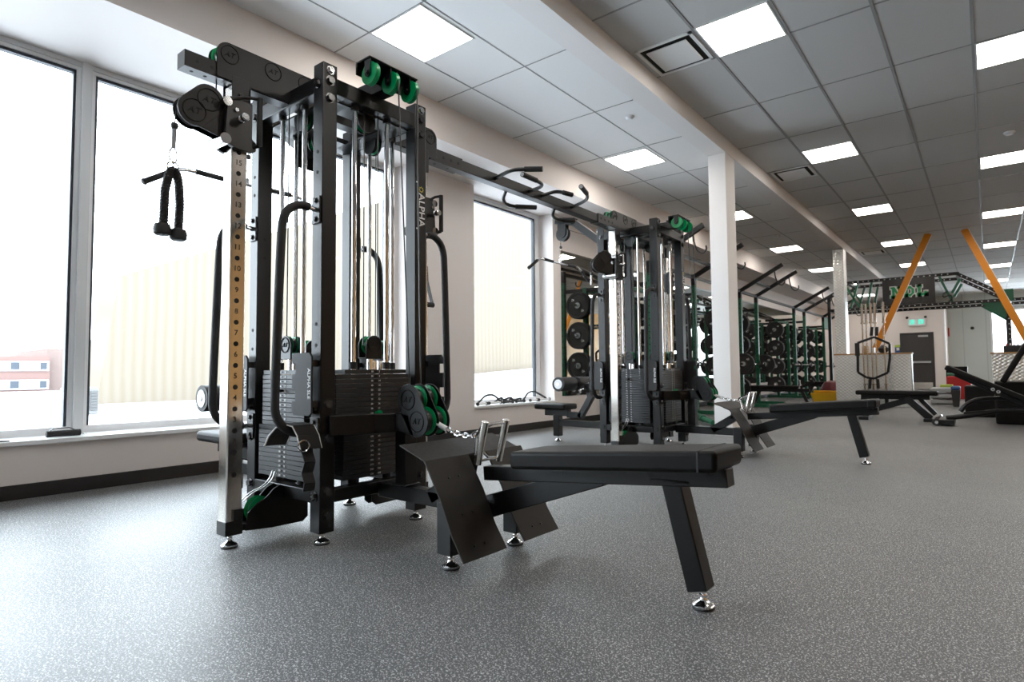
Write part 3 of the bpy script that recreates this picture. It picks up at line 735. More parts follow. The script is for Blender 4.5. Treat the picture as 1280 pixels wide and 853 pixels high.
grip([(xr, 3.67, zz), (-2.60, 3.64, zz), (-2.56, 3.56, zz+.005), (-2.555, 3.33, zz+.005)])
grip([(xr, 3.83, zz), (-2.63, 3.83, zz+.01), (-2.59, 3.86, zz+.01), (-2.545, 3.97, zz)])
grip([(xr, 4.27, zz), (-2.56, 4.20, zz+.005), (-2.47, 4.09, zz+.01), (-2.375, 3.83, zz)])
grip([(xl, 3.47, zz-.03), (-2.90, 3.52, zz-.075), (-2.95, 3.66, zz-.085), (-2.80, 3.83, zz-.085)])
grip([(xl, 4.12, zz-.03), (-2.87, 4.15, zz-.075), (-2.90, 4.28, zz-.085), (-2.80, 4.40, zz-.085)], 'wood')

# ------------------------------------------------------------------ low-row benches
R1 = Vector((-1.2, YR, 0))
row = thing('row_bench', R1, 'long black low-row bench with foot plates, nearest the camera', 'bench', 'low-row benches beside the towers')
def rp(m, name, mats, bevel=0, **k): return m.build(name, mats, row, R1, bevel, **k)
rp(MB().box(X1+.002, -1.68, YR-.035, YR+.035, .175, .245), 'floor_rail', 'black', .004)
rp(MB().box(-1.78, -1.70, 1.73, 2.21, .18, .25), 'cross_tube', 'black', .004)
for y in (1.766, 2.19): rp(MB().box(-1.782, -1.702, y-.04, y+.04, .06, .27), 'leg', 'black', .004); foot(row, -1.742, y, R1)
m = MB().bar((-2.06, YR, .215), (-1.845, YR, .345), .07, .07).bar((-1.855, YR, .325), (-1.835, YR, .415), .07, .06).bar((-1.81, YR, .408), (-1.94, YR, .458), .07, .05)
rp(m, 'plate_support', 'black', .004)
rp(MB().prism([(-1.76, YR-.033, .18), (-1.70, YR-.033, .17), (-1.13, YR-.033, .372), (-1.13, YR-.033, .40), (-1.36, YR-.033, .385), (-1.76, YR-.033, .25)], (0, .066, 0)), 'bench_brace', 'black', .004)
rp(MB().bar((-1.72, YR, .361), (-.672, YR, .447), .07, .06), 'seat_rail', 'black', .004)
m = MB().bar((-.785, YR+.012, .06), (-.872, YR+.012, .42), .075, .07, (1, 0, 0)); m.box(-.94, -.80, YR-.04, YR+.06, .415, .424)
rp(m, 'leg', 'black', .004); foot(row, -.778, YR+.012, R1)
prof = [(-1.945, .494), (-1.79, .441), (-1.70, .30), (-1.635, .165), (-1.573, .075)]
p = rp(MB().sheet([(x, 1.668, z) for x, z in prof[:2]], (0, .60, 0), (.002, 0, -.006)), 'top_plate', 'tread', .001)
for ya, yb in ((1.668, 1.925), (2.045, 2.30)):
    m = MB().sheet([(x, ya, z) for x, z in prof[1:]], (0, yb-ya, 0), (-.006, 0, -.004)); m.mat(1)
    q = rp(m, 'foot_plate', ['tread', 'black'], .001)
    b = MB()
    for x, z in ((-1.742, .366), (-1.665, .228), (-1.60, .115)):
        for dy in (.09, .15): b.cyl((x, ya+dy, z), (x+.004, ya+dy, z+.002), .005, n=8)
    b.build('plate_rivets', 'blackdk', q, R1)
# padded seat, slightly raised at the outer end
def pad(x0, x1, y0, y1, zf, th, name, parent, org, mt='vinyl', rad=.022):
    m = MB(); n = 8
    v = []; f = []
    for i in range(n+1):
        x = x0+(x1-x0)*i/n; z = zf(x)
        v += [(x, y0, z), (x, y1, z), (x, y1, z+th), (x, y0, z+th)]
    for i in range(n):
        a = i*4; f += [(a, a+4, a+5, a+1), (a+1, a+5, a+6, a+2), (a+2, a+6, a+7, a+3), (a+3, a+7, a+4, a)]
    f += [(0, 1, 2, 3), (4*n+3, 4*n+2, 4*n+1, 4*n)]
    m.add(v, f)
    return m.build(name, mt, parent, org, rad, seg=4)
zf = lambda x: .4085+(x+1.52)*.080
sp = pad(-1.50, -.672, 1.85, 2.105, zf, .070, 'seat_pad', row, R1, rad=.015)
MB().box(-.735, -.729, 1.849, 2.106, .475, .543).build('pad_seam', 'rubber', sp, R1)
MB().bar((-1.48, YR, .408), (-.70, YR, .4705), .22, .006).build('pad_board', 'black', row, R1)
row2 = dup(row, T2OFF, 'long black low-row bench with foot plates, the far one in front of the white column')

# ------------------------------------------------------------------ lat pulldown seats (window side of the towers)
L1 = Vector((-3.6, 1.92, 0))
lat = thing('pulldown_seat', L1, 'small black seat with knee rollers by the window, partly hidden behind the near tower', 'seat', 'pulldown seats by the window')
def lp(m, name, mats, bevel=0, **k): return m.build(name, mats, lat, L1, bevel, **k)
yl = 1.90
pad(-4.06, -3.64, yl-.14, yl+.14, lambda x: .362, .066, 'seat_pad', lat, L1)
lp(MB().box(-3.98, -3.66, yl-.035, yl+.035, .29, .362), 'seat_frame', 'black', .004)
lp(MB().box(-3.86, -3.78, yl-.04, yl+.04, .06, .30), 'leg', 'black', .004); foot(lat, -3.82, yl, L1)
lp(MB().box(-3.80, X0-.002, yl-.035, yl+.035, .175, .245), 'floor_rail', 'black', .004)
m = MB().bar((-3.68, yl, .305), (-3.49, yl, .305), .065, .065).bar((-3.52, yl, .28), (-3.36, yl, .53), .065, .065).bar((-3.38, yl, .49), (-3.40, yl, .66), .06, .06)
lp(m, 'knee_arm', 'black', .004)
for s in (-1, 1):
    m = MB().cyl((-3.60, yl+s*.03, .655), (-3.60, yl+s*.31, .655), .078, n=28); m.mat(1)
    m.cyl((-3.60, yl+s*.31, .655), (-3.60, yl+s*.314, .655), .052, n=24); m.mat(0)
    lp(m, 'knee_roller', ['rubber', 'frame'], .012)
lp(MB().cyl((-3.60, yl-.32, .655), (-3.60, yl+.32, .655), .014).bar((-3.60, yl, .655), (-3.40, yl, .645), .05, .05), 'roller_axle', 'chrome')
lp(MB().lathe([(.010, 0), (.010, .05), (.020, .055), (.020, .085), (0, .09)], (-3.45, yl-.03, .60), (0, -1, -.3), 16), 'adjust_knob', 'chrome')
lat2 = dup(lat, T2OFF, 'small black seat with knee rollers in front of the far tower and mirror edge')
# ------------------------------------------------------------------ attachments on the cables
def carabiner(m, top, h=.075, w=.016, ax=(0, 1, 0)):
    t = Vector(top); a = Vector(ax)
    return m.tube([t+a*(w*math.sin(i/14*2*PI))+Vector((0, 0, -h/2+h/2*math.cos(i/14*2*PI))) for i in range(14)], .0035, n=8, closed=True)
def twisted(m, pts, R, r, turns):
    P = [Vector(p) for p in pts]; N = 90
    seg = [(b-a).length for a, b in zip(P, P[1:])]; tot = sum(seg)
    def pos(t):
        d = t*tot
        for a, b, l in zip(P, P[1:], seg):
            if d <= l: return a.lerp(b, d/l), (b-a).normalized()
            d -= l
        return P[-1], (P[-1]-P[-2]).normalized()
    for k in range(3):
        q = []
        for i in range(N+1):
            p, d = pos(i/N); a = Vector((1, 0, 0)); a = (a-d*a.dot(d)).normalized(); b = d.cross(a); th = turns*2*PI*i/N+k*2*PI/3
            q.append(p+(a*math.cos(th)+b*math.sin(th))*R)
        m.tube(q, r, n=7)
    return m
RX, RY = XC, 1.081
t = thing('triceps_rope', (RX, RY, 1.388), 'black twisted rope with rubber ends hanging from the pulley of the near tower', 'rope'); o = t.location
m = carabiner(MB(), (RX, RY, 1.795), .07); m.tube([(RX, RY+.024*math.sin(i/12*2*PI), 1.712+.02*math.cos(i/12*2*PI)) for i in range(12)], .004, closed=True).cyl((RX, RY-.012, 1.69), (RX, RY+.012, 1.69), .008)
m.build('carabiner', 'chrome', t, o)
yl_, yr_ = RY-.030, RY+.032
pts = [(RX, yl_-.004, 1.42), (RX, yl_, 1.60), (RX, yl_+.014, 1.67), (RX, RY-.006, 1.697), (RX, RY+.014, 1.69), (RX, yr_-.006, 1.64), (RX, yr_, 1.55), (RX, yr_-.006, 1.40)]
twisted(MB(), pts, .0098, .0100, 15).build('rope', 'foam', t, o)
for y, z in ((yl_-.008, 1.398), (yr_-.004, 1.385)):
    MB().lathe([(0, 0), (.026, .002), (.034, .010), (.036, .03), (.030, .05), (.018, .054), (0, .054)], (RX, y, z), n=20).build('rope_end', 'rubber', t, o)

def lat_bar(off, label):
    b = Vector((-3.78, 1.93, 2.045))+Vector(off)
    t = thing('lat_bar', b, label, 'lat bar', 'wide bars hanging by the window'); o = t.location
    P = lambda y, z: b+Vector((0, y, z))
    path = [P(-.60, -.125), P(-.43, -.012), P(-.36, .006), P(0, -.002), P(.36, .006), P(.43, -.012), P(.60, -.125)]
    MB().tube(path, .0125, n=14, smooth=1).build('bar', 'chrome', t, o)
    for s in (-1, 1):
        MB().tube([P(s*.605, -.128), P(s*.455, -.029)], .0175, n=14).lathe([(0, -.012), (.016, -.010), (.021, 0), (.016, .010), (0, .012)], P(s*.605, -.128), (0, s, -.6), 14).build('end_grip', 'foam', t, o)
        MB().tube([P(s*.32, .005), P(s*.15, .001)], .0165, n=14).build('inner_grip', 'foam', t, o)
    m = carabiner(MB(), P(0, .165), .075, .016, (1, 0, 0)); carabiner(m, P(0, .098), .06, .015); m.box(b.x-.004, b.x+.004, b.y-.018, b.y+.018, b.z+.008, b.z+.045)
    m.build('carabiner', 'chrome', t, o)
lat_bar((0, 0, 0), 'wide chrome lat bar with black grips hanging behind the near tower by the window')
lat_bar(T2OFF, 'wide chrome lat bar with black grips hanging in front of the second window')

def row_handle(off, label):
    off = Vector(off); b = Vector((-1.675, 1.98, .40))+off
    t = thing('cable_attachment', b, label, 'handle', 'double row handles'); o = t.location
    g = []
    for y in (-.07, .07):
        top, bot = Vector((-1.675, 1.98+y, .587))+off, Vector((-1.722, 1.98+y, .403))+off
        g.append((top, bot)); MB().cyl(bot, top, .0165, n=20).build('grip', 'steel', t, o, .002)
    ap = Vector((-1.79, 1.98, .515))+off
    m = MB()
    for k in (0, 1):
        e = Vector((0, 0, -.012 if k == 0 else .014))
        a, c = g[0][k]+e, g[1][k]+e
        m.tube([a, c], .0062, n=8)
        for p in (a, c):
            d = Vector((-.045, (1.98+off.y-p.y)*.55, 0)); m.tube([p, p+d, ap], .0062, n=8, smooth=1)
    m.lathe([(.012, -.006), (.022, -.006), (.022, .006), (.012, .006), (.012, -.006)], ap, (0, 1, 0), 16)
    m.build('handle_frame', 'chrome', t, o)
    s0, s1 = Vector((-2.058, 1.985, .562))+off, Vector((-1.98, 1.985, .533))+off
    q = s0+(s0-s1).normalized()*.018
    MB().lathe([(0, -.02), (.015, -.013), (.019, 0), (.015, .013), (0, .02)], q, s1-s0, 14).build('cable_stop', 'rubber', t, o)
    MB().cyl(s0, s1, .0125, n=16).build('cable_sleeve', 'frame', t, o)
    m = MB(); d = (ap-s1); n = 7; u = d.normalized(); sd = u.cross(Vector((0, 0, 1))).normalized(); up = sd.cross(u)
    for i in range(n):
        c = s1.lerp(ap, (i+.5)/n)+Vector((0, 0, -.010*math.sin(PI*(i+.5)/n))); side_ = sd if i % 2 else up; L = d.length/n*.72
        m.tube([c+u*(L*math.cos(a))+side_*(.010*math.sin(a)) for a in [2*PI*k/12 for k in range(12)]], .0042, n=7, closed=True)
    m.build('chain', 'chrome', t, o)
row_handle((0, 0, 0), 'chrome double row handle on a short chain lying over the near foot plates')
row_handle(T2OFF, 'chrome double row handle on a short chain, over the foot plates of the far bench')

# stirrup handle on the far upright of the near tower
E_ = CABLE_END_FAR
t = thing('stirrup_strap', (E_.x, E_.y, E_.z-.34), 'black strap stirrup handle hanging on the window side behind the near tower', 'handle'); o = t.location
carabiner(MB(), E_+Vector((0, 0, .005)), .075).tube([E_+Vector((0, .014*math.cos(a), -.085+.014*math.sin(a))) for a in [i/6*PI for i in range(12)]], .003, closed=True).build('carabiner', 'chrome', t, o)
m = MB()
for s in (-1, 1):
    m.sheet([E_+Vector((0, 0, -.09)), E_+Vector((0, s*.006, -.19)), E_+Vector((0, s*.055, -.34))], (.028, 0, 0), (0, s*.004, 0))
m.build('strap', 'rubber', t, o)
MB().cyl(E_+Vector((.014, -.065, -.345)), E_+Vector((.014, .065, -.345)), .017, n=16).build('grip', 'foam', t, o)
# ankle strap on the near grab bar
t = thing('ankle_strap', (-2.47, 1.42, .33), 'black ankle strap with pale edge draped over the low bend of the near grab bar', 'strap'); o = t.location
def band(m, pts, wv, th=.005):
    P = [Vector(p) for p in pts]; wv = Vector(wv); n = len(P)
    for i in range(n-1):
        d = (P[i+1]-P[i]); nn = d.cross(wv).normalized()*th
        v = [P[i], P[i]+wv, P[i+1]+wv, P[i+1]]; m.add([*v, *[p+nn for p in v]], [(0, 1, 2, 3), (7, 6, 5, 4), (0, 4, 5, 1), (1, 5, 6, 2), (2, 6, 7, 3), (3, 7, 4, 0)])
    return m
loop = [(-2.54, 1.40, .475), (-2.53, 1.415, .52), (-2.50, 1.43, .555), (-2.47, 1.45, .572), (-2.43, 1.47, .562), (-2.415, 1.485, .52), (-2.405, 1.495, .46)]
band(MB(), loop, (.03, .085, 0)).build('strap_cuff', 'rubber', t, o)
MB().tube([Vector(p)+Vector((0, -.002, 0)) for p in loop], .0035, n=6).tube([Vector(p)+Vector((.03, .087, 0)) for p in loop], .003, n=6).build('cuff_edge', 'frame', t, o)
band(MB(), [(-2.415, 1.50, .50), (-2.425, 1.51, .44), (-2.41, 1.515, .40), (-2.425, 1.51, .35), (-2.41, 1.515, .305), (-2.42, 1.515, .27)], (.012, .05, 0)).build('strap_tail', 'rubber', t, o)
MB().tube([Vector((-2.39, 1.50+.028*math.cos(a), .475+.026*math.sin(a))) for a in [i/8*PI for i in range(16)]], .0035, n=8, closed=True).build('ring', 'chrome', t, o)

# ------------------------------------------------------------------ things on the sills
ZSI = SILL+.03
def tube_band(name, pts, label, h0, h1, hm='frame', r=.014):
    t = thing(name, (pts[0][0], pts[0][1], ZSI), label, 'exercise band', 'bands on the window sill'); o = t.location
    MB().tube(pts, r, n=8, smooth=2).build('tube', 'rubber', t, o)
    for a, b in (h0, h1):
        a, b = Vector(a), Vector(b); d = (b-a).normalized()
        MB().cyl(a, b, .014, n=12).build('grip', hm, t, o)
        MB().cyl(a-d*.012, a+d*.006, .021, n=12).build('grip_cap', 'rubber', t, o); MB().cyl(b-d*.006, b+d*.012, .021, n=12).build('grip_cap', 'rubber', t, o)
    return t
z = ZSI
tube_band('exercise_band', [(-4.98, 5.52, z+0.020), (-5.0, 5.62, z+0.069), (-5.03, 5.75, z+0.125), (-5.0, 5.88, z+0.125), (-4.97, 5.98, z+0.020), (-5.04, 6.06, z+0.062), (-4.98, 6.16, z+0.020), (-5.05, 6.26, z+0.056), (-4.99, 6.35, z+0.020)],
          'black exercise band with pale grips looped highest on the second window sill', ((-4.945, 5.50, z+0.022), (-4.945, 5.66, z+0.022)), ((-4.95, 5.72, z+0.024), (-4.95, 5.94, z+0.024)))
tube_band('exercise_band', [(-5.07, 5.95, z+0.015), (-5.02, 6.05, z+0.094), (-5.08, 6.15, z+0.037), (-5.02, 6.25, z+0.088), (-5.08, 6.36, z+0.020), (-5.01, 6.45, z+0.062), (-5.07, 6.52, z+0.020)],
          'black exercise band bunched in the middle of the second window sill', ((-4.955, 6.02, z+0.022), (-4.955, 6.20, z+0.022)), ((-4.965, 6.30, z+0.022), (-4.965, 6.46, z+0.022)), 'rubber', .013)
tube_band('exercise_band', [(-5.06, 6.56, z+0.015), (-5.05, 6.66, z+0.125), (-5.03, 6.76, z+0.144), (-5.01, 6.88, z+0.100), (-4.98, 7.0, z+0.037)],
          'black exercise band with long pale grip at the mirror end of the second window sill', ((-4.96, 6.60, z+0.022), (-4.96, 6.76, z+0.022)), ((-4.96, 6.80, z+0.022), (-4.965, 7.06, z+0.022)))
t = thing('ab_strap_handle', (-5.03, 1.28, ZSI), 'black padded handle lying on the first window sill below the grey mullion', 'handle'); o = t.location
MB().cyl((-4.99, 1.19, z+.024), (-4.99, 1.385, z+.024), .022, n=16).build('grip', 'foam', t, o, .003)
band(MB(), [(-5.0, 1.20, z+.03), (-5.02, 1.24, z+.055), (-5.02, 1.33, z+.055), (-5.0, 1.375, z+.03)], (-.03, 0, 0)).build('strap', 'rubber', t, o)
MB().tube([Vector((-4.98+.014*math.cos(a), 1.41+.014*math.sin(a), z+.012)) for a in [i/6*PI for i in range(12)]], .0035, n=6, closed=True).build('ring', 'chrome', t, o)
t = thing('door_anchor_strap', (-4.95, .93, ZSI), 'short black strap end on the first window sill at the photo edge', 'strap'); o = t.location
band(MB(), [(-4.97, .84, z+.006), (-4.97, .90, z+.012), (-4.965, .985, z+.006)], (.05, 0, 0), .008).build('strap_end', 'rubber', t, o)

# ------------------------------------------------------------------ green power racks along the mirror
RF, RB = -4.10, -4.55
PEGZ = (1.88, 1.38, .88, .38)
RN = ['first', 'second', 'third', 'fourth']
rackY = [(8.6, 10.4), (12.95, 14.1), (17.5, 18.66), (21.2, 22.35)]
def weight_plate(x, y, z, r, th, label, grp):
    t = thing('weight_plate', (x, y, z-r), label, 'weight plate', grp); o = t.location
    m = MB().lathe([(.026, -th/2), (r*.30, -th/2), (r*.34, -th*.28), (r*.78, -th*.28), (r*.82, -th/2), (r*.97, -th/2), (r, -th*.35), (r, th*.35), (r*.97, th/2), (r*.82, th/2), (r*.78, th*.28), (r*.34, th*.28), (r*.30, th/2), (.026, th/2), (.026, -th/2)], (x, y, z), (0, 1, 0), 28)
    m.build('disc', 'rubber', t, o)
    m = MB().lathe([(.025, -th/2-.002), (.050, -th/2-.002), (.050, th/2+.002), (.025, th/2+.002), (.025, -th/2-.002)], (x, y, z), (0, 1, 0), 20); m.build('hub', 'acm', t, o)
    m = MB()
    for a in (45, 225): m.text('45', .06, (x+r*.58*math.cos(math.radians(a)), y-th*.28-.001, z+r*.58*math.sin(math.radians(a))), (1, 0, 0), (0, 0, 1), .0006)
    m.build('disc_lettering', 'white', t, o)
    return t
plate0 = None
def put_plate(x, y, z, label, grp, r=.225):
    global plate0
    if plate0 is None: plate0 = weight_plate(x, y, z, .225, .055, label, grp); plate0['off'] = 0; return plate0
    p = dup(plate0, (0, 0, 0), label); p['group'] = grp; p.location = (x, y, z-.225); return p
for k, (y0, y1) in enumerate(rackY):
    t = thing('power_rack', (RF, (y0+y1)/2, 0), 'green power rack with sloping black top arms, %s along the mirror from the camera' % RN[k], 'rack', 'green racks along the mirror'); o = t.location
    for y in (y0, y1):
        u = MB().box(RF-.0375, RF+.0375, y-.0375, y+.0375, .012, 2.32); u.mat(1).box(RF-.0375, RF+.0375, y-.0375, y+.0375, 2.32, 2.52)
        u = u.build('upright', ['greenp', 'black'], t, o, .004)
        m = MB()
        for i in range(22): m.cyl((RF-.0378, y, .2+.1*i), (RF+.0378, y, .2+.1*i), .012, n=8).cyl((RF, y-.0378, .2+.1*i), (RF, y+.0378, .2+.1*i), .012, n=8)
        m.build('bolt_holes', 'dark', u, o)
        MB().box(RB-.0375, RB+.0375, y-.0375, y+.0375, .012, 2.2).build('upright', 'greenp', t, o, .004)
        a = MB().bar((RF-.02, y, 2.46), (RF+.88, y, 2.95), .06, .075)
        a = a.build('sloping_arm', 'black', t, o, .004)
        m = MB(); d = Vector((.9, 0, .49)).normalized()
        for i in range(9): q = Vector((RF+.08, y, 2.515))+d*(.1*i); m.cyl(q-Vector((0, .0305, 0)), q+Vector((0, .0305, 0)), .011, n=8)
        m.build('bolt_holes', 'dark', a, o)
        MB().box(RB-.3, RF, y-.03, y+.03, 2.13, 2.19).build('side_rail', 'black', t, o, .004)
        MB().box(RB-.3, RF+.55, y-.035, y+.035, .012, .08).build('foot_rail', 'greenp', t, o, .004)
        q = Vector((RF+.72, y, 2.83))
        MB().tube([q, q+Vector((.01, 0, -.12)), q+Vector((.05, .02, -.26)), q+Vector((.13, .03, -.31)), q+Vector((.19, .03, -.25)), q+Vector((.18, .03, -.19))], .012, n=8, smooth=2).build('hook', 'rubber', t, o)
    MB().bar((RF+.30, y0, 2.66), (RF+.30, y1, 2.66), .05, .05).build('cross_bar', 'black', t, o, .004)
    MB().box(RF-.03, RF+.03, y0, y1, 2.44, 2.50).build('cross_bar', 'black', t, o, .004)
    MB().box(RB-.03, RB+.03, y0, y1, 2.12, 2.18).build('cross_bar', 'greenp', t, o, .004)
    MB().box(RB-.03, RB+.03, y0, y1, .25, .31).build('cross_bar', 'greenp', t, o, .004)
    for (y, s) in ((y0, -1), (y1, 1)):
        for pz in PEGZ:
            MB().cyl((RB, y+s*.036, pz), (RB, y+s*.34, pz), .023, n=14).build('plate_peg', 'chrome', t, o)
    for y in (y0, y1):
        MB().box(RF+.038, RF+.16, y-.03, y+.03, .86, .90).box(RF+.14, RF+.16, y-.03, y+.03, .90, .95).box(RF+.038, RF+.05, y-.04, y+.04, .82, 1.0).build('bar_hook', 'rubber', t, o, .003)
    W_ = ('near', 'far')
    for (y, s, w) in ((y0, -1, 0), (y1, 1, 1)):
        for i, pz in enumerate(PEGZ):
            for j in range(2):
                put_plate(RB, y+s*(.075+.0+.09+.075*j), pz, 'black weight plate, %s on %s peg, %s side of %s green rack' % (('inner', 'outer')[j], ('top', 'upper middle', 'lower middle', 'bottom')[i], W_[w], RN[k]), 'weight plates on the green racks')
# linking bars along the tops
for k in range(3):
    o = MB().box(RF-.025, RF+.025, rackY[k][1]+.04, rackY[k+1][0]-.04, 2.45, 2.50).build('link_bar', 'black', None, (RF, rackY[k][1], 2.47), .003)
    tag(o, 'black bar joining the tops of the %s and %s green racks' % (RN[k], RN[k+1]), 'bar', 'bars linking the green racks')
o = MB().box(RF-.03, RF+.03, 21.25, 22.3, 2.1, 2.44).build('rack_sign', 'greenp', None, (RF, 21.7, 2.1)); tag(o, 'plain green panel fixed high between the uprights of the fourth green rack', 'panel')
def barbell(x, y, z, label, axis='Y'):
    t = thing('barbell', (x, y, z), label, 'barbell', 'olympic barbells'); o = t.location
    d = Vector((0, 1, 0)) if axis == 'Y' else Vector((0, 0, 1)); c = Vector((x, y, z))
    MB().cyl(c-d*.65, c+d*.65, .014, n=12).build('shaft', 'steel', t, o)
    for s in (-1, 1): MB().cyl(c+d*(s*.65), c+d*(s*.68), .036, n=16).cyl(c+d*(s*.68), c+d*(s*1.10), .025, n=16).build('sleeve', 'chrome', t, o)
    return t
barbell(RF+.10, 13.525, .915, 'barbell loaded with two big plates on the hooks of the second green rack')
barbell(RF+.10, 9.5, .928, 'empty barbell on the hooks of the first green rack')
barbell(RF+.10, 18.08, .915, 'empty barbell on the hooks of the third green rack')
for s in (-1, 1): put_plate(RF+.10, 13.525+s*.76, .915, 'black weight plate on the %s end of the loaded barbell in the second green rack' % ('near' if s < 0 else 'far'), 'weight plates on the barbell')
# benches by the racks
def weight_bench(name, loc, rz, label, tilt=0):
    t = thing(name, loc, label, 'bench', 'small weight benches by the racks'); t.rotation_euler.z = rz
    pad(-.62, .30, -.14, .14, lambda x: .40, .06, 'bench_pad', t, (0, 0, 0))
    MB().bar((.33, 0, .42), (.58, 0, .42+.25*tilt), .26, .06).build('seat_pad', 'vinyl', t, (0, 0, 0), .015)
    MB().box(-.62, .50, -.035, .035, .33, .40).build('spine', 'black', t, (0, 0, 0), .004)
    MB().bar((-.45, 0, .35), (-.58, 0, .04), .06, .06).box(-.62, -.54, -.25, .25, .0, .06).build('leg', 'black', t, (0, 0, 0), .004)
    MB().bar((.35, 0, .35), (.48, 0, .04), .06, .06).box(.44, .52, -.25, .25, .0, .06).build('leg', 'black', t, (0, 0, 0), .004)
    return t
weight_bench('weight_bench', (-3.35, 13.2, 0), .15, 'black weight bench on the floor at the second green rack', .5)
weight_bench('weight_bench', (-3.25, 17.6, 0), .1, 'black weight bench on the floor at the third green rack', .2)
p0, p1 = at(866, 518, 2, .09), at(892, 529, 2, .05)
m = MB().tube([p0, p0.lerp(p1, .55)], .05, n=14); m.tube([p0.lerp(p1, .5), p1], .038, n=14)
tag(m.build('landmine_sleeve', 'greenp', None, p0), 'green tube lying on the floor beside the white column base', 'tube')

# ------------------------------------------------------------------ metal-clad counter beside the second column
CY = 14.62
t = thing('clad_counter', (-1.8, CY+.25, 0), 'low counter clad in metal tread plate with a thin wooden top, beside the metal-clad column', 'counter'); o = t.location
MB().box(-2.62, -1.22, CY, CY+.2, 0, 1.09).build('clad_front', 'diamond', t, o, .003)
MB().box(-2.64, -1.20, CY-.02, CY+.215, 1.09, 1.12).build('counter_top', 'woodtop', t, o, .003)
MB().box(-1.235, -1.212, CY-.012, CY+.01, 0, 1.10).build('corner_trim', 'steel', t, o)
def cbox(x0, x1, h, d, mt, name, label, cat, y=CY+.03):
    m = MB().box(x0, x1, y, y+d, 1.1202, 1.1202+h)
    tag(m.build(name, mt, None, ((x0+x1)/2, y, 1.12), .006), label, cat)
cbox(-2.10, -1.99, .16, .14, 'card', 'cardboard_box', 'small tan cardboard box on the wooden counter top behind the standing barbells', 'box')
cbox(-1.95, -1.87, .12, .14, 'frame', 'white_carton', 'small pale carton on the counter beside the tan box', 'carton')
m = MB().lathe([(0, 0), (.05, .0), (.09, .04), (.10, .10), (.06, .14), (.03, .17), (0, .175)], (-1.72, CY+.1, 1.1202), n=16); tag(m.build('black_bag', 'rubber', None, (-1.72, CY+.1, 1.12)), 'small slumped black bag on the counter top near the wall corner', 'bag')
# vertical barbell stand with a hex bar hung in front
SY = 14.25
t = thing('barbell_stand', (-1.95, SY, 0), 'low black stand holding upright barbells in front of the tread-plate counter', 'stand'); o = t.location
MB().box(-2.14, -1.60, SY-.14, SY+.14, 0, .05).build('stand_base', 'black', t, o, .004)
for x, dy in ((-2.02, 0), (-1.96, .07), (-1.86, -.05), (-1.80, .06), (-1.64, 0)): MB().lathe([(.03, 0), (.036, 0), (.036, .28), (.03, .28), (.03, 0)], (x, SY+dy, .05), n=14).build('holder_tube', 'black', t, o)
for i, (x, dy) in enumerate(((-2.02, 0), (-1.96, .07), (-1.86, -.05), (-1.80, .06), (-1.64, 0))):
    b = barbell(x, SY+dy, 1.15, 'barbell standing upright in the black stand, %s from the metal-clad column' % ORD[i], 'Z'); b['group'] = 'barbells standing upright'
    b.location.z = .055; b.scale.z = .955
    for c in kids(b): c.location.z = 1.10
hx, hz = lambda p: at(p[0], p[1], 1, SY-.22), None
hexp = [(1072, 429), (1093, 421.5), (1112, 430), (1112.5, 447), (1110, 466), (1093, 473.5), (1083, 472), (1072.5, 465.5)]
t = thing('hex_bar', at(1093, 474, 1, SY-.22), 'black six-sided lifting bar hung upright in front of the standing barbells', 'hex bar'); o = t.location
H = [hx(p) for p in hexp]
m = MB()
for a, b in zip(H, H[1:]+H[:1]): m.bar(a, b, .045, .045, (0, 1, 0))
m.build('hex_frame', 'black', t, o, .004)
for p, q in (((1089, 420), (1090, 409)), ((1096, 420), (1096, 409)), ((1088, 474), (1087, 486)), ((1097, 474), (1098, 486))): MB().cyl(hx(p), hx(q), .03, n=14).build('sleeve', 'blackdk', t, o)
MB().box(H[0].x-.05, H[0].x+.03, H[0].y-.03, H[0].y+.03, H[0].z-.27, H[0].z).build('grip_block', 'rubber', t, o, .004)
# a bunch of chains hanging at the right of the stand
CHX = at(1113, 450, 1, SY-.05).x
t = thing('lifting_chain', (CHX, SY-.05, .1), 'bunch of dull metal lifting chain hanging beside the hex bar', 'chain'); o = t.location
m = MB()
for i in range(28):
    a = .06*math.sin(i*1.3); z = 1.05-.037*i
    m.tube([(CHX+a*.4+.016*math.cos(q)*(i % 2), SY-.05+.016*math.cos(q)*(1-i % 2), z+.026*math.sin(q)) for q in [2*PI*k/8 for k in range(8)]], .006, n=5, closed=True)
m.build('chain_links', 'acm', t, o)
# orange braces
def brace(x0, z0, x1, z1, label):
    m = MB().bar((x0, 15.35, z0), (x1, 15.35, z1), .012, .125); m.mat(1)
    a, b = Vector((x0, 15.35, z0)), Vector((x1, 15.35, z1)); d = (b-a).normalized(); sd = d.cross(Vector((0, 1, 0)))
    sd = sd if sd.x > 0 else -sd
    m.bar(a+sd*.066, b+sd*.066, .014, .008)
    tag(m.build('orange_brace', ['orange', 'frame'], None, (x1, 15.35, z1)), label, 'brace', 'orange braces under the ceiling')
brace(-.89, 3.657, -2.45, .07, 'flat orange brace slanting down from the ceiling across the dark rig sign')
brace(-.283, 3.657, 1.10, .07, 'flat orange brace slanting down from the ceiling toward the frame edge')

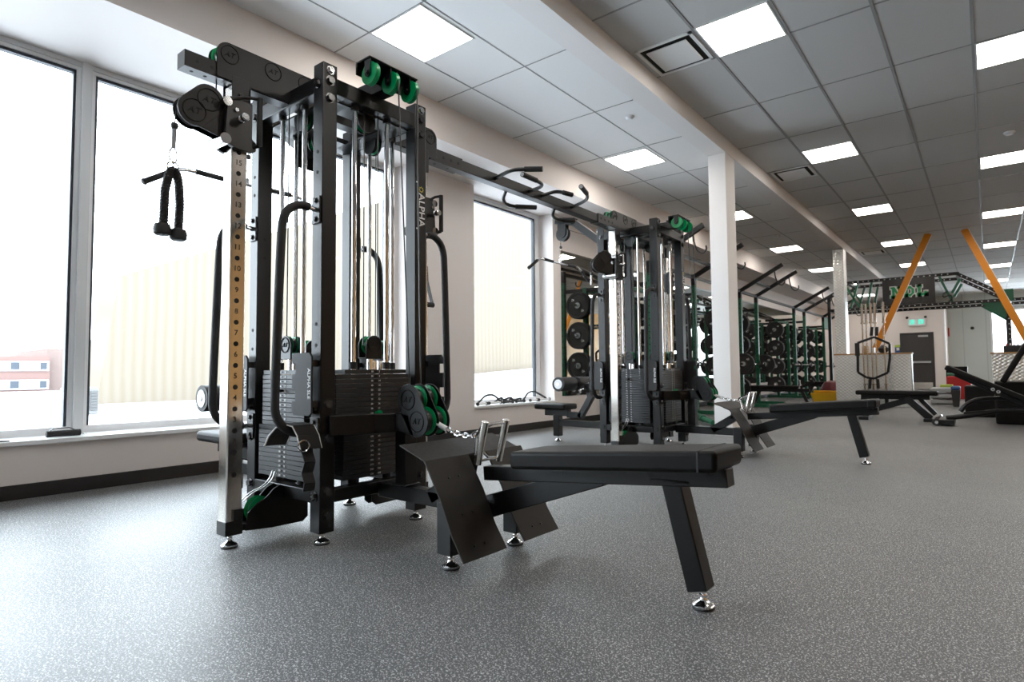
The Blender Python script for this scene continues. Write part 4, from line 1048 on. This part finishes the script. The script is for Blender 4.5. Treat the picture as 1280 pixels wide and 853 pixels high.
# ------------------------------------------------------------------ big rig with the lettered sign
GY = 18.0
t = thing('training_rig', (-1.4, GY, 0), 'large black and green overhead training rig with perforated beams, far end of the room', 'rig'); o = t.location
def beam(p, q, mt='black', w=.075, h=.075, name='rig_beam', holes=True):
    b = MB().bar(p, q, w, h).build(name, mt, t, o, .004)
    if holes:
        p, q = Vector(p), Vector(q); L = (q-p).length; m = MB()
        for i in range(1, int(L/.12)):
            c = p.lerp(q, i*.12/L); m.cyl(c-Vector((0, w/2+.001, 0)), c+Vector((0, w/2+.001, 0)), .016, n=8)
        m.build('bolt_holes', 'acm', b, o)
for y in (GY, GY+1.1):
    beam((-3.3, y, 2.37), (1.6, y, 2.37)); beam((-2.85, y, 3.09), (-.5, y, 3.09)); beam((-.52, y, 3.09), (.45, y, 2.44)); beam((-3.3, y, 2.72), (-2.83, y, 3.09))
    beam((-3.32, y, .01), (-3.32, y, 2.75), 'black', holes=False, name='upright'); beam((.42, y, .01), (.42, y, 2.40), 'black', holes=True, name='upright')
    for x0, x1 in ((-2.62, -2.80), (-2.30, -2.42), (-.86, -.62)): beam((x0, y, 3.05), (x1, y, 2.40), 'greenp', .05, .05, 'rig_brace', False)
    beam((-2.9, y, 3.0), (-2.6, y, 2.42), 'greenp', .05, .05, 'rig_brace', False); beam((-.45, y, 2.95), (-.62, y, 2.62), 'greenp', .06, .06, 'rig_brace', False)
    MB().prism([(-.12, y-.01, 2.36), (.39, y-.01, 2.36), (.39, y-.01, 1.95)], (0, .02, 0)).build('gusset', 'greenp', t, o)
    MB().box(.30, .52, y-.08, y+.08, 2.34, 2.62).build('rig_hub', 'greenp', t, o, .01)
for x, z in ((-2.85, 3.09), (-.5, 3.09), (-1.7, 3.09), (.45, 2.37), (-3.3, 2.37)): beam((x, GY, z), (x, GY+1.1, z), holes=False)
q = Vector((-.72, GY-.06, 2.55)); MB().tube([q+Vector((0, 0, .12)), q+Vector((-.08, 0, .06)), q+Vector((-.08, 0, -.03)), q, q+Vector((.08, 0, .03)), q+Vector((.1, 0, -.08)), q+Vector((.02, 0, -.14))], .014, n=8, smooth=2).build('rig_hook', 'rubber', t, o)
SX0, SX1, SZ0, SZ1 = -2.06, -.95, 2.41, 3.06
t = thing('rig_sign', ((SX0+SX1)/2, GY-.06, SZ0), 'black sign panel with green white-edged letters on the overhead rig', 'sign'); o = t.location
MB().box(SX0, SX1, GY-.08, GY-.045, SZ0, SZ1).build('sign_panel', 'blackdk', t, o, .004)
cx = (SX0+SX1)/2+.03; cz = (SZ0+SZ1)/2+.0
def serif(m, x, z, h, g, grow, y):
    """slab letters built from strokes, grown for the white edge"""
    w = h*.72; s = h*.22; G = grow
    B = lambda x0, x1, z0, z1: m.box(x0-G, x1+G, y-.004, y, z0-G, z1+G)
    x0 = x-w/2; z0 = z-h/2; z1 = z+h/2
    if g == 'N':
        B(x0, x0+s, z0, z1); B(x0+w-s, x0+w, z0, z1); B(x0-.03, x0+s+.03, z0, z0+.05); B(x0+w-s-.03, x0+w+.03, z1-.05, z1); B(x0-.03, x0+s, z1-.05, z1)
        m.prism([(x0-G*.5, y-.0041, z1+G), (x0+s+G, y-.0041, z1+G), (x0+w+G*.5, y-.0041, z0-G), (x0+w-s-G, y-.0041, z0-G)], (0, .004, 0))
    if g == 'D':
        B(x0, x0+s, z0, z1); B(x0-.03, x0+w*.6, z1-.07, z1); B(x0-.03, x0+w*.6, z0, z0+.07); B(x0+w-s, x0+w, z0+.07, z1-.07)
        m.prism([(x0+w*.6, y-.0042, z1+G), (x0+w+G, y-.0042, z1-.09), (x0+w+G-s-2*G, y-.0042, z1-.09), (x0+w*.6, y-.0042, z1-.07-G)], (0, .004, 0))
        m.prism([(x0+w*.6, y-.0042, z0-G), (x0+w+G, y-.0042, z0+.09), (x0+w-s-G, y-.0042, z0+.09), (x0+w*.6, y-.0042, z0+.07+G)], (0, .004, 0))
    if g == 'L':
        B(x0, x0+s, z0, z1); B(x0-.03, x0+s+.03, z1-.05, z1); B(x0-.03, x0+w, z0, z0+.07); B(x0+w-.06, x0+w, z0, z0+.12)
for grow, mt, y in ((.022, 'white', GY-.081), (0, 'green', GY-.087)):
    for g, dx in (('N', -.28), ('D', .0), ('L', .27)):
        m = MB(); serif(m, cx+dx, cz, .27, g, grow, y); m.build('sign_letter', mt, t, o)

# ------------------------------------------------------------------ black benches and boxes on the open floor
def P11(x, y): return at(x, y, 1, 10.9)
t = thing('flat_bench', (-1.1, 10.9, 0), 'long low black flat bench on the open floor in front of the tread-plate counter', 'bench'); o = t.location
pad(-1.66, -.60, 10.76, 11.04, lambda x: .385, .07, 'bench_pad', t, o)
MB().box(-1.60, -.70, 10.87, 10.93, .32, .385).build('spine', 'black', t, o, .004)
MB().box(-1.60, -1.50, 10.86, 10.94, .05, .33).box(-1.62, -1.48, 10.68, 11.12, 0, .05).build('leg', 'black', t, o, .004)
MB().bar((-1.42, 10.9, .16), (-.92, 10.9, .33), .07, .09).build('strut', 'black', t, o, .004)
MB().bar((-1.0, 10.86, .35), (-.70, 10.86, .04), .05, .10).bar((-.86, 10.95, .37), (-.64, 10.95, .10), .05, .06).box(-.78, -.62, 10.72, 11.08, 0, .045).build('leg', 'black', t, o, .004)
MB().bar((-.66, 10.84, .03), (-.56, 10.84, .10), .1, .02).build('foot_cap', 'chrome', t, o)
BYI = 10.3
t = thing('incline_bench', (.1, BYI, 0), 'black adjustable bench with its pad tilted up and small transport wheels', 'bench'); o = t.location
A, B = at(1182, 459, 1, BYI), at(1290, 503, 1, BYI)
MB().bar(A, B, .28, .075).build('bench_pad', 'vinyl', t, o, .02)
MB().bar(A+Vector((.1, 0, -.10)), B+Vector((0, 0, -.075)), .06, .06).build('pad_frame', 'black', t, o, .004)
A2, B2 = at(1253, 478, 1, BYI+.3), at(1297, 408, 1, BYI+.3)
MB().bar(A2, B2, .26, .07).build('back_pad', 'vinyl', t, o, .018)
W0 = Vector((at(1172, 530, 1, BYI).x, BYI, .05))
for s in (-1, 1): MB().cyl(W0+Vector((0, s*.19-.02, .0)), W0+Vector((0, s*.19+.02, 0)), .05, n=20).build('wheel', 'rubber', t, o, .006); MB().cyl(W0+Vector((0, s*.19-.023, 0)), W0+Vector((0, s*.19+.023, 0)), .02, n=12).build('wheel_hub', 'acm', t, o)
MB().box(W0.x+.02, W0.x+.20, BYI-.21, BYI+.21, .015, .085).build('foot_rail', 'black', t, o, .004)
MB().tube([W0+Vector((.1, 0, .05)), W0+Vector((.4, 0, .10)), W0+Vector((.7, 0, .18)), W0+Vector((1.4, 0, .20))], .035, n=10, smooth=1).build('base_beam', 'black', t, o)
MB().bar(W0+Vector((.30, -.1, .13)), W0+Vector((.85, -.1, .20)), .02, .03).build('ladder', 'black', t, o)
MB().tube([W0+Vector((.26, .1, .14)), W0+Vector((.34, .1, .26)), W0+Vector((.5, .1, .33)), W0+Vector((1.0, .1, .34))], .03, n=8, smooth=2).build('support_arc', 'black', t, o)
m = MB()
for px_ in ((1241, 487), (1248, 490)):
    c = at(*px_, 1, BYI-.145); m.lathe([(.010, 0), (.022, 0), (.022, .008), (.010, .008), (.010, 0)], c, (0, -1, 0), 16)
m.build('pivot_bolt', 'acm', t, o)
def plyo(x0, x1, y0, y1, h, label):
    o = MB().box(x0, x1, y0, y1, 0, h).build('plyo_box', 'vinyl', None, ((x0+x1)/2, y0, 0), .02, seg=3); tag(o, label, 'box', 'black soft boxes')
plyo(.06, .95, 10.85, 11.6, .60, 'big black padded box on the floor behind the tilted bench')
plyo(-.32, .08, 12.2, 12.9, .50, 'smaller black padded box standing behind the wheels of the tilted bench')
# right-hand clad counter with a basket
t = thing('clad_counter', (.8, 14.9, 0), 'tread-plate counter with wooden top in front of the bright far window', 'counter'); o = t.location
MB().box(.06, 2.4, 14.8, 15.0, 0, 1.06).build('clad_front', 'diamond', t, o, .003)
MB().box(.04, 2.42, 14.77, 15.03, 1.06, 1.09).build('counter_top', 'woodtop', t, o, .003)
p = at(1268, 436, 1, 14.9)
t = thing('bottle_basket', (p.x, 14.9, 1.09), 'black basket of spray bottles on the counter by the bright far window', 'basket'); o = t.location
m = MB().box(p.x-.16, p.x+.16, 14.8, 15.0, 1.0901, 1.10)
for a, b, c, d in ((-.16, .16, 14.8, 14.81), (-.16, .16, 14.99, 15.0), (-.16, -.15, 14.8, 15.0), (.15, .16, 14.8, 15.0)): m.box(p.x+a, p.x+b, c, d, 1.0901, 1.22)
m.build('basket_body', 'blackdk', t, o)
for i, mt in enumerate(('red', 'frame', 'red', 'blue', 'frame')):
    b = MB().lathe([(0, 0), (.025, 0), (.025, .11), (.010, .135), (.010, .16), (0, .16)], (p.x-.11+.055*i, 14.88+.03*(i % 2), 1.101), n=12)
    tag(b.build('spray_bottle', mt, None, (p.x-.11+.055*i, 14.9, 1.10)), '%s spray bottle in the black basket, %s from the wall side' % (('red', 'white', 'red', 'blue', 'white')[i], ORD[i]), 'bottle', 'bottles in the basket')
# mats and bins at the far wall corner
def block(name, px0, px1, Y, d, mt, label, cat, bev=.015, z0=None):
    a, b = at(px0[0], px0[1], 1, Y), at(px1[0], px1[1], 1, Y); zz = 0 if z0 is None else z0
    o = MB().box(a.x, b.x, Y, Y+d, zz, a.z).build(name, mt, None, ((a.x+b.x)/2, Y, zz), bev); return tag(o, label, cat)
block('foam_block', (1182, 458.5), (1209, 458.5), 20.2, .6, 'vinyl', 'tall black foam block against the far wall behind the red mat', 'block')
a, b, c, d = (at(x, y, 1, 19.0) for x, y in ((1183, 471), (1197, 471), (1214, 480), (1214, 495)))
o = MB().prism([(a.x, 19, 0), (a.x, 19, a.z), (b.x, 19, b.z), (c.x, 19, c.z), (c.x, 19, 0)], (0, .8, 0)).build('wedge_mat', 'red', None, (b.x, 19, 0), .01); tag(o, 'bright red sloping gym mat on the floor by the far wall corner', 'mat')
a = at(1183, 466.5, 1, 19.6); o = MB().cyl((a.x, 19.85, a.z-.06), (a.x+.2, 19.85, a.z-.06), .06, n=14).build('rolled_mat', 'greenp', None, (a.x, 19.85, 0)); tag(o, 'small green rolled mat lying on top of the red mat', 'mat')
t = thing('storage_tub', (at(1195, 500, 1, 15.2).x, 15.2, 0), 'blue-lined black storage tub on the floor beside the padded boxes', 'tub'); o = t.location
x0, x1 = at(1189, 500, 1, 15.2).x, at(1201, 500, 1, 15.2).x; zt_ = at(1195, 488, 1, 15.2).z
MB().prism([(x0+.03, 15.2, 0), (x1-.03, 15.2, 0), (x1, 15.2, zt_), (x0, 15.2, zt_)], (0, .4, 0)).build('tub_body', 'rubber', t, o, .01)
MB().box(x0+.0, x1-.0, 15.19, 15.61, zt_, zt_+.08).build('tub_lining', 'blue', t, o, .03)
for i in range(3):
    x0, x1 = -1.02, -.60; o = MB().box(x0, x1, 16.0, 17.0, .125*i+.02, .125*i+.10).box(x0+.02, x0+.1, 16.02, 16.98, .125*i, .125*i+.02).box(x1-.1, x1-.02, 16.02, 16.98, .125*i, .125*i+.02).build('step_platform', 'acm', None, (-.8, 16.0, .125*i), .01)
    tag(o, 'pale grey step platform, %s of the low stack near the far door' % ('lowest', 'middle', 'topmost')[i], 'step', 'stacked step platforms')
o = MB().box(-.84, -.62, 16.05, 16.4, .375, .43).build('foam_pad', 'lime', None, (-.65, 15.5, .375), .01); tag(o, 'small lime green foam pad on top of the grey step stack', 'pad')
# yellow bin and maroon bag beside the counter
p = at(1033, 503, 2, 0)
t = thing('yellow_bin', (p.x, p.y, 0), 'open yellow plastic bin on the floor between the racks and the metal-clad column', 'bin'); o = t.location
m = MB()
m.prism([(p.x-.24, p.y-.2, 0), (p.x+.24, p.y-.2, 0), (p.x+.30, p.y-.22, .22), (p.x-.30, p.y-.22, .22)], (0, .02, 0)).prism([(p.x-.24, p.y+.2, 0), (p.x+.24, p.y+.2, 0), (p.x+.30, p.y+.22, .24), (p.x-.30, p.y+.22, .24)], (0, .02, 0))
m.prism([(p.x-.24, p.y-.2, 0), (p.x-.24, p.y+.2, 0), (p.x-.30, p.y+.22, .22), (p.x-.30, p.y-.22, .22)], (.02, 0, 0)).prism([(p.x+.24, p.y-.2, 0), (p.x+.24, p.y+.2, 0), (p.x+.30, p.y+.22, .22), (p.x+.30, p.y-.22, .22)], (-.02, 0, 0)).box(p.x-.24, p.x+.24, p.y-.2, p.y+.2, 0, .015)
m.build('bin_body', 'yell', t, o)
MB().box(p.x-.32, p.x+.32, p.y+.2, p.y+.24, .23, .27).build('bin_rim', 'yell', t, o, .008)
o = MB().lathe([(0, 0), (.22, 0), (.27, .1), (.27, .34), (.20, .46), (.08, .50), (0, .50)], (p.x+.02, p.y+.75, 0), n=18).build('sandbag', 'maroon', None, (p.x, p.y+.75, 0)); tag(o, 'slumped maroon sandbag on the floor just behind the yellow bin', 'bag')

# ------------------------------------------------------------------ far wall fittings
p = at(1145.5, 402.5, 1, YD-.05)
t = thing('exit_sign', (p.x, YD, p.z-.14), 'white exit sign with two green pictograms and lamp heads above the far door', 'sign'); o = t.location
MB().box(p.x-.27, p.x+.27, YD-.09, YD, p.z-.15, p.z+.13).build('sign_box', 'frame', t, o, .01)
for s in (-.13, .14): 
    m = MB().box(p.x+s-.075, p.x+s+.075, YD-.094, YD-.0905, p.z-.085, p.z+.075); m.build('pictogram', 'sgreen', t, o)
    m = MB().cyl((p.x+s, YD-.0942, p.z+.045), (p.x+s, YD-.096, p.z+.045), .014, n=12).bar((p.x+s, YD-.096, p.z+.03), (p.x+s-.01, YD-.096, p.z-.02), .003, .03, (1, 0, 0)).bar((p.x+s-.01, YD-.096, p.z-.02), (p.x+s+.03, YD-.096, p.z-.07), .003, .02, (1, 0, 0)).bar((p.x+s-.01, YD-.096, p.z-.02), (p.x+s-.045, YD-.096, p.z-.06), .003, .02, (1, 0, 0)).bar((p.x+s-.045, YD-.096, p.z+.015), (p.x+s+.045, YD-.096, p.z+.005), .003, .014, (1, 0, 0))
    m.build('running_figure', 'frame', t, o)
for s in (-1, 1): MB().cyl((p.x+s*.28, YD-.05, p.z+.17), (p.x+s*.28, YD-.11, p.z+.16), .045, n=14).cyl((p.x+s*.28, YD-.04, p.z+.13), (p.x+s*.28, YD-.04, p.z+.17), .015).build('lamp_head', 'blackdk', t, o)
p = at(1182, 415.5, 1, YF-.02)
t = thing('fire_sign', (p.x, YF, p.z-.17), 'small red fire equipment sign on the pale grey wall beside the beige corner', 'sign'); o = t.location
MB().box(p.x-.10, p.x+.12, YF-.03, YF, p.z-.17, p.z+.17).build('sign_plate', 'red', t, o)
MB().text('1', .24, (p.x+.03, YF-.0305, p.z), (1, 0, 0), (0, 0, 1), .001).build('sign_mark', 'white', t, o)
a, b = at(1118.5, 431.5, 1, YD), at(1126.5, 441.5, 1, YD)
t = thing('wall_poster', ((a.x+b.x)/2, YD, b.z), 'small blue poster with a green top band on the beige wall beside the far door', 'poster'); o = t.location
MB().box(a.x, b.x, YD-.012, YD, b.z, a.z).build('poster_sheet', 'blue', t, o)
MB().box(a.x, b.x, YD-.014, YD-.0125, a.z-.09, a.z).build('poster_band', 'lime', t, o); MB().box(a.x+.05, a.x+.14, YD-.014, YD-.0125, b.z+.10, b.z+.20).build('poster_mark', 'white', t, o)
p = at(1215.5, 410.5, 1, YF)
o = MB().lathe([(0, 0), (.06, 0), (.06, .03), (.04, .06), (0, .065)], (p.x, YF, p.z), (0, -1, 0), 16).build('wall_sensor', 'blackdk', None, (p.x, YF, p.z)); tag(o, 'small dark round sensor high on the pale grey far wall', 'sensor')
